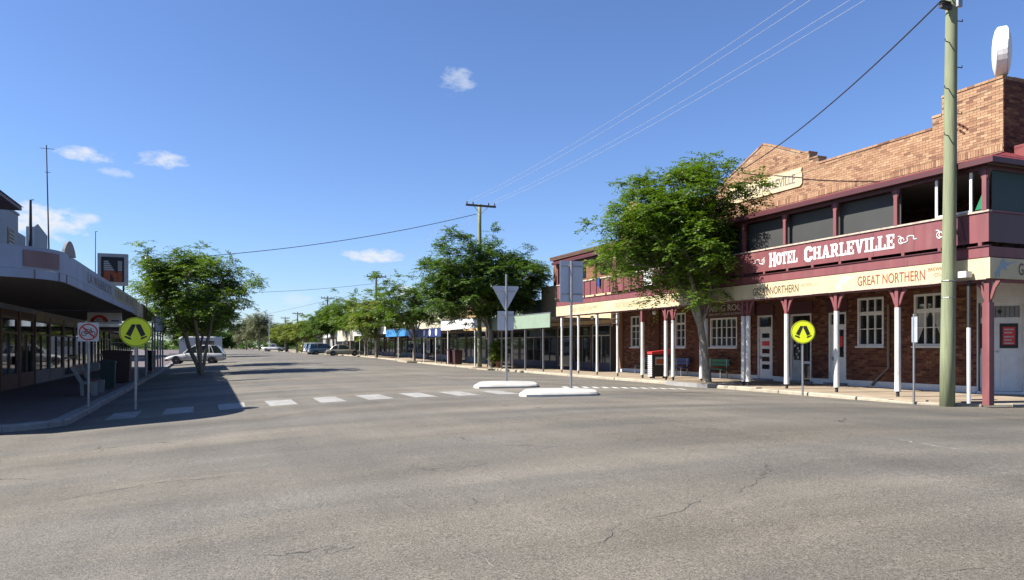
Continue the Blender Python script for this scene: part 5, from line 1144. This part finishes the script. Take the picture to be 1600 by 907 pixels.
# ------------------------------------------------------------------ vehicles
def loft(st, m=None):
    """st: list of rings (same length), closed across"""
    v = []; f = []; n = len(st[0])
    for r_ in st: v += r_
    for i in range(len(st)-1):
        for k in range(n): f.append((i*n+k, (i+1)*n+k, (i+1)*n+(k+1) % n, i*n+(k+1) % n))
    f.append(tuple(range(n))); f.append(tuple(reversed(range((len(st)-1)*n, len(st)*n)))); return MB().add(v, f)
def car(name, label, cat, loc, rotz, L_, W_, H_, style, paint, ):
    t = thing(name, label, cat, (0, 0, 0)); hw = W_/2; belt = H_*.58
    S = {'suv': ([(-.5, .5, .52), (-.495, .3, .9), (-.47, .24, .97), (-.3, .22, 1), (0, .22, 1), (.22, .22, 1), (.3, .24, .9), (.42, .25, .8), (.485, .3, .66), (.5, .4, .55)], (-.49, -.44, .06, .22)),
         'wagon': ([(-.5, .42, .6), (-.495, .3, .9), (-.46, .25, .98), (-.3, .22, 1), (0, .22, 1), (.16, .22, .99), (.26, .24, .88), (.4, .26, .76), (.48, .32, .6), (.5, .4, .5)], (-.485, -.38, .0, .2)),
         'sedan': ([(-.5, .45, .6), (-.49, .3, .86), (-.45, .26, .95), (-.3, .22, 1), (0, .22, 1), (.18, .22, 1), (.28, .24, .86), (.42, .26, .76), (.485, .32, .62), (.5, .4, .52)], (-.36, -.2, .04, .22)),
         'ute': ([(-.5, .5, .95), (-.498, .32, .97), (-.3, .3, .97), (-.12, .3, .98), (0, .28, 1), (.16, .28, 1), (.28, .3, .92), (.42, .3, .86), (.485, .34, .74), (.5, .42, .6)], (-.14, -.09, .06, .2))}[style]
    rings = []
    for x, zl, top in S[0]:
        x *= L_; zl *= H_*.75; zt = belt*top; e = 1-.10*max(0, abs(x/L_)-.36)/.14; a = hw*e
        zl = min(zl, zt-.05)
        half = [(0, zl), (a*.86, zl), (a*.97, zl+.08*(zt-zl)+.02), (a, zl+.45*(zt-zl)), (a*.96, zt-.05*(zt-zl)), (a*.86, zt), (0, zt+.02)]
        rings.append([(x, y, z) for y, z in half]+[(x, -y, z) for y, z in reversed(half[1:-1])])
    body = loft(rings).build('body', paint, t, smooth=True)
    r0, r1, r2, r3 = S[1]; cb = []
    for x, z, wf in ((r0*L_, belt*.97, .83), ((r0*.35+r1*.65)*L_, belt+.72*(H_-belt), .72), (r1*L_, H_-.07, .68), (r2*L_, H_-.07, .68), ((r2*.4+r3*.6)*L_, belt+.5*(H_-belt), .76), (r3*L_, belt*.97, .83)):
        half = [(0, belt*.9), (hw*.85, belt*.9), (hw*(.85-(.85-wf)*.5), (belt*.9+z)/2), (hw*wf, z), (0, z+.01)]
        cb.append([(x, y, zz) for y, zz in half]+[(x, -y, zz) for y, zz in reversed(half[1:-1])])
    loft(cb).build('cabin_glass', 'cglass', t, smooth=False)
    rf_ = [[(r1*L_-.06, y, H_-.085) for y in (-hw*.67, 0, hw*.67)]+[(r1*L_-.03, y, H_-.04) for y in (hw*.6, 0, -hw*.6)]]+[[(x, y, H_-.08) for y in (-hw*.7, 0, hw*.7)]+[(x, y, H_+.0) for y in (hw*.58, 0, -hw*.58)] for x in (r1*L_*.6, r2*L_*.5)]+[[(r2*L_+.08, y, H_-.09) for y in (-hw*.68, 0, hw*.68)]+[(r2*L_+.03, y, H_-.045) for y in (hw*.6, 0, -hw*.6)]]
    loft(rf_).build('roof', paint, t, smooth=True)
    for s_ in (1, -1):
        pm = MB()
        for xb, xt in ((r0, r1), (r3, r2), ((r1+r2)/2-.06, (r1+r2)/2-.05), (r1*.9+.02, r1*.75+.02)):
            pm.tube([(xb*L_, s_*hw*.86, belt*.95), ((xb*.55+xt*.45)*L_, s_*hw*.785, belt+.5*(H_-belt)), (xt*L_, s_*hw*.69, H_-.06)], .035, 5)
        pm.build('pillar', paint, t)
        for wx in (-.29*L_, .31*L_):
            wr = .335 if style != 'ute' else .38
            wh = MB().lathe([(wr*.6, -.1), (wr*.95, -.1), (wr, -.06), (wr, .06), (wr*.95, .1), (wr*.6, .1)], (wx, s_*(hw-.1), wr), (0, s_, 0), 22).build('wheel', 'tyre', t, smooth=False)
            rm = MB().lathe([(wr*.62, .09), (wr*.6, .105), (wr*.45, .085), (wr*.2, .1), (.02, .105)], (wx, s_*(hw-.1), wr), (0, s_, 0), 18).build('rim', 'rim', wh)
            ar = MB(); n = 14
            for i in range(n+1):
                an = math.pi*i/n; c_, s2 = math.cos(an), math.sin(an); ar.v += [(wx+(wr+.02)*c_, s_*hw*.93, wr+(wr+.02)*s2), (wx+(wr+.075)*c_, s_*hw*1.004, wr+(wr+.075)*s2)]
            ar.f = [(2*i, 2*i+1, 2*i+3, 2*i+2) for i in range(n)]; ar.build('wheel_arch', 'dark', t)
        B(.42*L_, .475*L_, s_*hw*.62-.16, s_*hw*.62+.16, belt*.62, belt*.76).build('headlight', 'lamp', t)
        B(-.505*L_, -.47*L_, s_*hw*.74-.12, s_*hw*.74+.12, belt*.66, belt*.92).build('tail_light', 'tail', t)
        MB().lathe([(.04, 0), (.1, .05), (.1, .12), (.05, .17)], (.16*L_, s_*hw*.98, belt*1.03), (0, s_, 0), 8).build('wing_mirror', paint, t)
        for xx in (-.16, .06): B(xx*L_, xx*L_+.16, s_*hw*.985-.012, s_*hw*.985+.012, belt*.83, belt*.86).build('door_handle', 'metal', t)
        B(-.2*L_, .2*L_, s_*hw*.95-.02, s_*hw*.95+.02, H_*.16, H_*.2).build('sill', 'dark', t)
        for xx in (-.07, .155, -.24 if style != 'ute' else -.075): B(xx*L_, xx*L_+.012, s_*hw-.01, s_*hw+.002, belt*.42, belt*.93).build('door_gap', 'dark', t)
    B(.49*L_, .505*L_, -hw*.5, hw*.5, belt*.48, belt*.66).build('grille', 'dark', t); B(.47*L_, .51*L_, -hw*.8, hw*.8, belt*.3, belt*.4).build('bumper', 'dark', t); B(-.51*L_, -.47*L_, -hw*.8, hw*.8, belt*.42, belt*.5).build('bumper', 'dark' if style != 'sedan' else paint, t)
    B(-.5035*L_, -.49*L_, -.26, .26, belt*.56, belt*.66).build('number_plate', 'white', t)
    t.location = loc; t.rotation_euler.z = rotz; return t
car('parked_car', 'white wagon parked nose-in at the left kerb behind the tree', 'car', (-.95, 70, zr(-.95, 70)), R(173), 4.7, 1.85, 1.66, 'wagon', 'carwhite')
car('parked_car', 'steel blue hatchback parked left of the gold car', 'car', (15.3, 107.5, zr(15.3, 107)), R(4), 4.4, 1.82, 1.62, 'suv', 'carblue')
car('parked_car', 'champagne gold sedan parked nose-in at the right kerb', 'car', (16.0, 95.6, zr(16, 95.6)), R(-6), 4.5, 1.76, 1.47, 'sedan', 'cargold')
car('parked_car', 'white car behind the blue hatchback', 'car', (15.4, 112.5, zr(15.4, 112)), R(6), 4.6, 1.85, 1.75, 'suv', 'carwhite')
car('pickup_truck', 'white ute parked at the far end of the right kerb', 'ute', (14.6, 185, zr(14.6, 185)), R(-25), 5.3, 1.9, 1.85, 'ute', 'carwhite')
# white box van / caravan behind the wagon
cv = thing('caravan', 'white boxy caravan parked behind the white wagon', 'caravan', (0, 0, 0)); rings = []
for x in (-2.2, -2.12, 0, 1.9, 2.2):
    z1 = 2.45 if x > -2.15 and x < 2 else 2.25; z0 = .5
    rings.append([(x, -1.1, z0), (x, 1.1, z0), (x, 1.1, z1-.1), (x, .95, z1), (x, -.95, z1), (x, -1.1, z1-.1)])
loft(rings).build('body', 'carwhite', cv)
for s_ in (1, -1):
    B(-1.4, .2, s_*1.105-.01, s_*1.105+.01, 1.35, 1.95).build('window', 'cglass', cv); MB().lathe([(.2, -.08), (.32, -.08), (.33, .08), (.2, .08)], (0, s_*.95, .33), (0, s_, 0), 18).build('wheel', 'tyre', cv)
MB().tube([(2.2, 0, .5), (3.3, 0, .5)], .05, 6).build('tow_bar', 'dark', cv)
cv.location = (-.7, 90, zr(-.7, 90)); cv.rotation_euler.z = R(178)

# ------------------------------------------------------------------ street furniture
ms = thing('menu_stand', 'black menu stand with red sloping top beside white verandah posts', 'stand', (19.4, 29.3, .125))
B(19.05, 19.95, 29.2, 29.55, .2, 1.25).build('cabinet', 'black', ms)
MB().prism([(18.98, 1.251), (20.02, 1.251), (20.02, 1.46), (18.98, 1.36)], (0, 29.6, 0), (1, 0, 0), (0, 0, 1), .45).build('sloping_top', 'red', ms)
pn2 = B(19.2, 19.8, 29.185, 29.199, .75, 1.12).build('menu_panel', 'paper', ms); B(19.24, 19.76, 29.178, 29.1845, .78, 1.02).build('menu_picture', 'orangep', pn2)
for i in range(11): B(19.0, 19.049, 29.2, 29.55, .22+i*.092, .275+i*.092).build('louvre_slat', 'white', ms)
for x_ in (19.15, 19.85): B(x_-.04, x_+.04, 29.22, 29.53, .12, .2).build('foot', 'dark', ms)
def bench(label, x, y, l, m, face=-1, back=True, group=None):
    g = .125 if x > 0 else -.01; t = thing('bench', label, 'bench', (x, y, g), group)
    for i in range(3): B(x-.2+i*.135, x-.08+i*.135, y-l/2, y+l/2, g+.42, g+.455).build('seat_slat', m, t)
    if back:
        for i in range(2): B(x-face*.2-.02, x-face*.2+.02, y-l/2, y+l/2, g+.58+i*.17, g+.72+i*.17).build('back_slat', m, t)
    for s_ in (-1, 1):
        yy = y+s_*(l/2-.15); MB().box(x-.2, x-.16, yy-.03, yy+.03, g, g+.42).box(x+.16, x+.2, yy-.03, yy+.03, g, g+.9 if back else g+.42).box(x-.159, x+.159, yy-.028, yy+.028, g+.36, g+.415).build('bench_leg', 'metal', t)
bench('teal slatted bench against the hotel wall left of the menu stand', 21.9, 34.2, 1.9, 'teal', -1); bench('blue bench on the verandah behind the double posts', 21.9, 31.2, 1.2, 'bluep', -1); bench('green bench under the dining room window', 21.9, 28.3, 1.5, 'green', -1)
# bench with white concrete ends on the shaded side
bw = thing('bench', 'grey-ended street bench in the shade under the left awning', 'bench', (-3.6, 28.6, 0))
for yy in (27.7, 29.4):
    MB().prism([(-.28, 0), (-.1, 0), (-.12, .36), (.12, .38), (.1, 0), (.2, 0), (.22, .4), (.5, .95), (.4, .98), (.14, .47), (-.3, .45)], (-3.65, yy, -.01), (-1, 0, 0), (0, 0, 1), .1).build('end_frame', 'grey', bw)
for i in range(3): B(-3.9+i*.16, -3.77+i*.16, 27.8, 29.4, .43, .47).build('seat_slat', 'terra', bw)
for i in range(2): B(-4.1+i*.07, -4.07+i*.07, 27.8, 29.4, .86-i*.2, .98-i*.2).build('back_slat', 'terra', bw)
def bin_(label, x, y, g, w_, h_, m, name='litter_bin'):
    t = thing(name, label, 'bin', (x, y, g)); MB().add([(x-w_*.44, y-w_*.44, g+.04), (x+w_*.44, y-w_*.44, g+.04), (x+w_*.44, y+w_*.44, g+.04), (x-w_*.44, y+w_*.44, g+.04), (x-w_/2, y-w_/2, g+h_), (x+w_/2, y-w_/2, g+h_), (x+w_/2, y+w_/2, g+h_), (x-w_/2, y+w_/2, g+h_)], [(0, 3, 2, 1), (4, 5, 6, 7), (0, 1, 5, 4), (1, 2, 6, 5), (2, 3, 7, 6), (3, 0, 4, 7)]).build('body', m, t)
    MB().prism([(-w_*.55, 0), (w_*.55, 0), (w_*.5, .06), (-w_*.3, .12), (-w_*.55, .07)], (x, y+w_*.55, g+h_+.001), (1, 0, 0), (0, 0, 1), w_*1.1).build('lid', m, t)
    MB().lathe([(.02, -.03), (.1, -.03), (.1, .03), (.02, .03)], (x-w_*.45, y+w_*.4, g+.1), (0, 1, 0), 10).build('wheel', 'tyre', t)
bin_('dark green bin beside the shaded bench', -3.5, 31.8, -.01, .5, 1.0, 'darkgreen'); bin_('broad dark maroon bin behind the left crossing sign', -3.75, 37.5, -.01, 1.1, 1.35, 'maroonbin'); bin_('narrow dark bin by the pale blue awning posts', -3.5, 54.5, 0, .6, 1.25, 'black')
bin_('maroon wheelie bin before the white awning shop', 18.7, 58.6, .14, .7, 1.15, 'maroonbin'); bin_('second maroon wheelie bin, right of the pole bin pair', 18.8, 57.4, .14, .65, 1.1, 'maroonbin'); bin_('maroon bin between the timber pole and big tree', 18.9, 49.4, .13, .7, 1.2, 'maroonbin')
bin_('dark bin left of the parked blue car', 17.3, 127, .4, .9, 1.3, 'black'); bin_('small dark bin by the far white ute', 16.9, 178, .4, .7, 1.2, 'black')
# menu frame of black steel near the navy shop
fr_ = thing('steel_frame_stand', 'thin dark steel frame stand before the navy shop', 'frame', (18.4, 61.2, .15))
MB().tube([(18.35, 60.4, .15), (18.35, 60.4, 2.5)], .03, 6).tube([(18.35, 62.0, .15), (18.35, 62.0, 2.5)], .03, 6).tube([(18.35, 60.4, 2.5), (18.35, 62.0, 2.5)], .03, 6).tube([(18.35, 61.2, 2.5), (18.35, 61.2, 3.3)], .02, 6).build('frame', 'dark', fr_)
bl_ = thing('blue_sandwich_board', 'tall blue white poster panel in the blue shop front', 'poster', (22.2, 78, .3)); B(22.2, 22.24, 77.3, 78.6, .9, 2.5).build('panel', 'paper', bl_); B(22.18, 22.199, 77.5, 78.4, 1.2, 2.2).build('print', 'bluep', bl_)
print('objects', len(bpy.data.objects), 'tris', sum(len(o.data.polygons) for o in bpy.data.objects if o.type == 'MESH'))
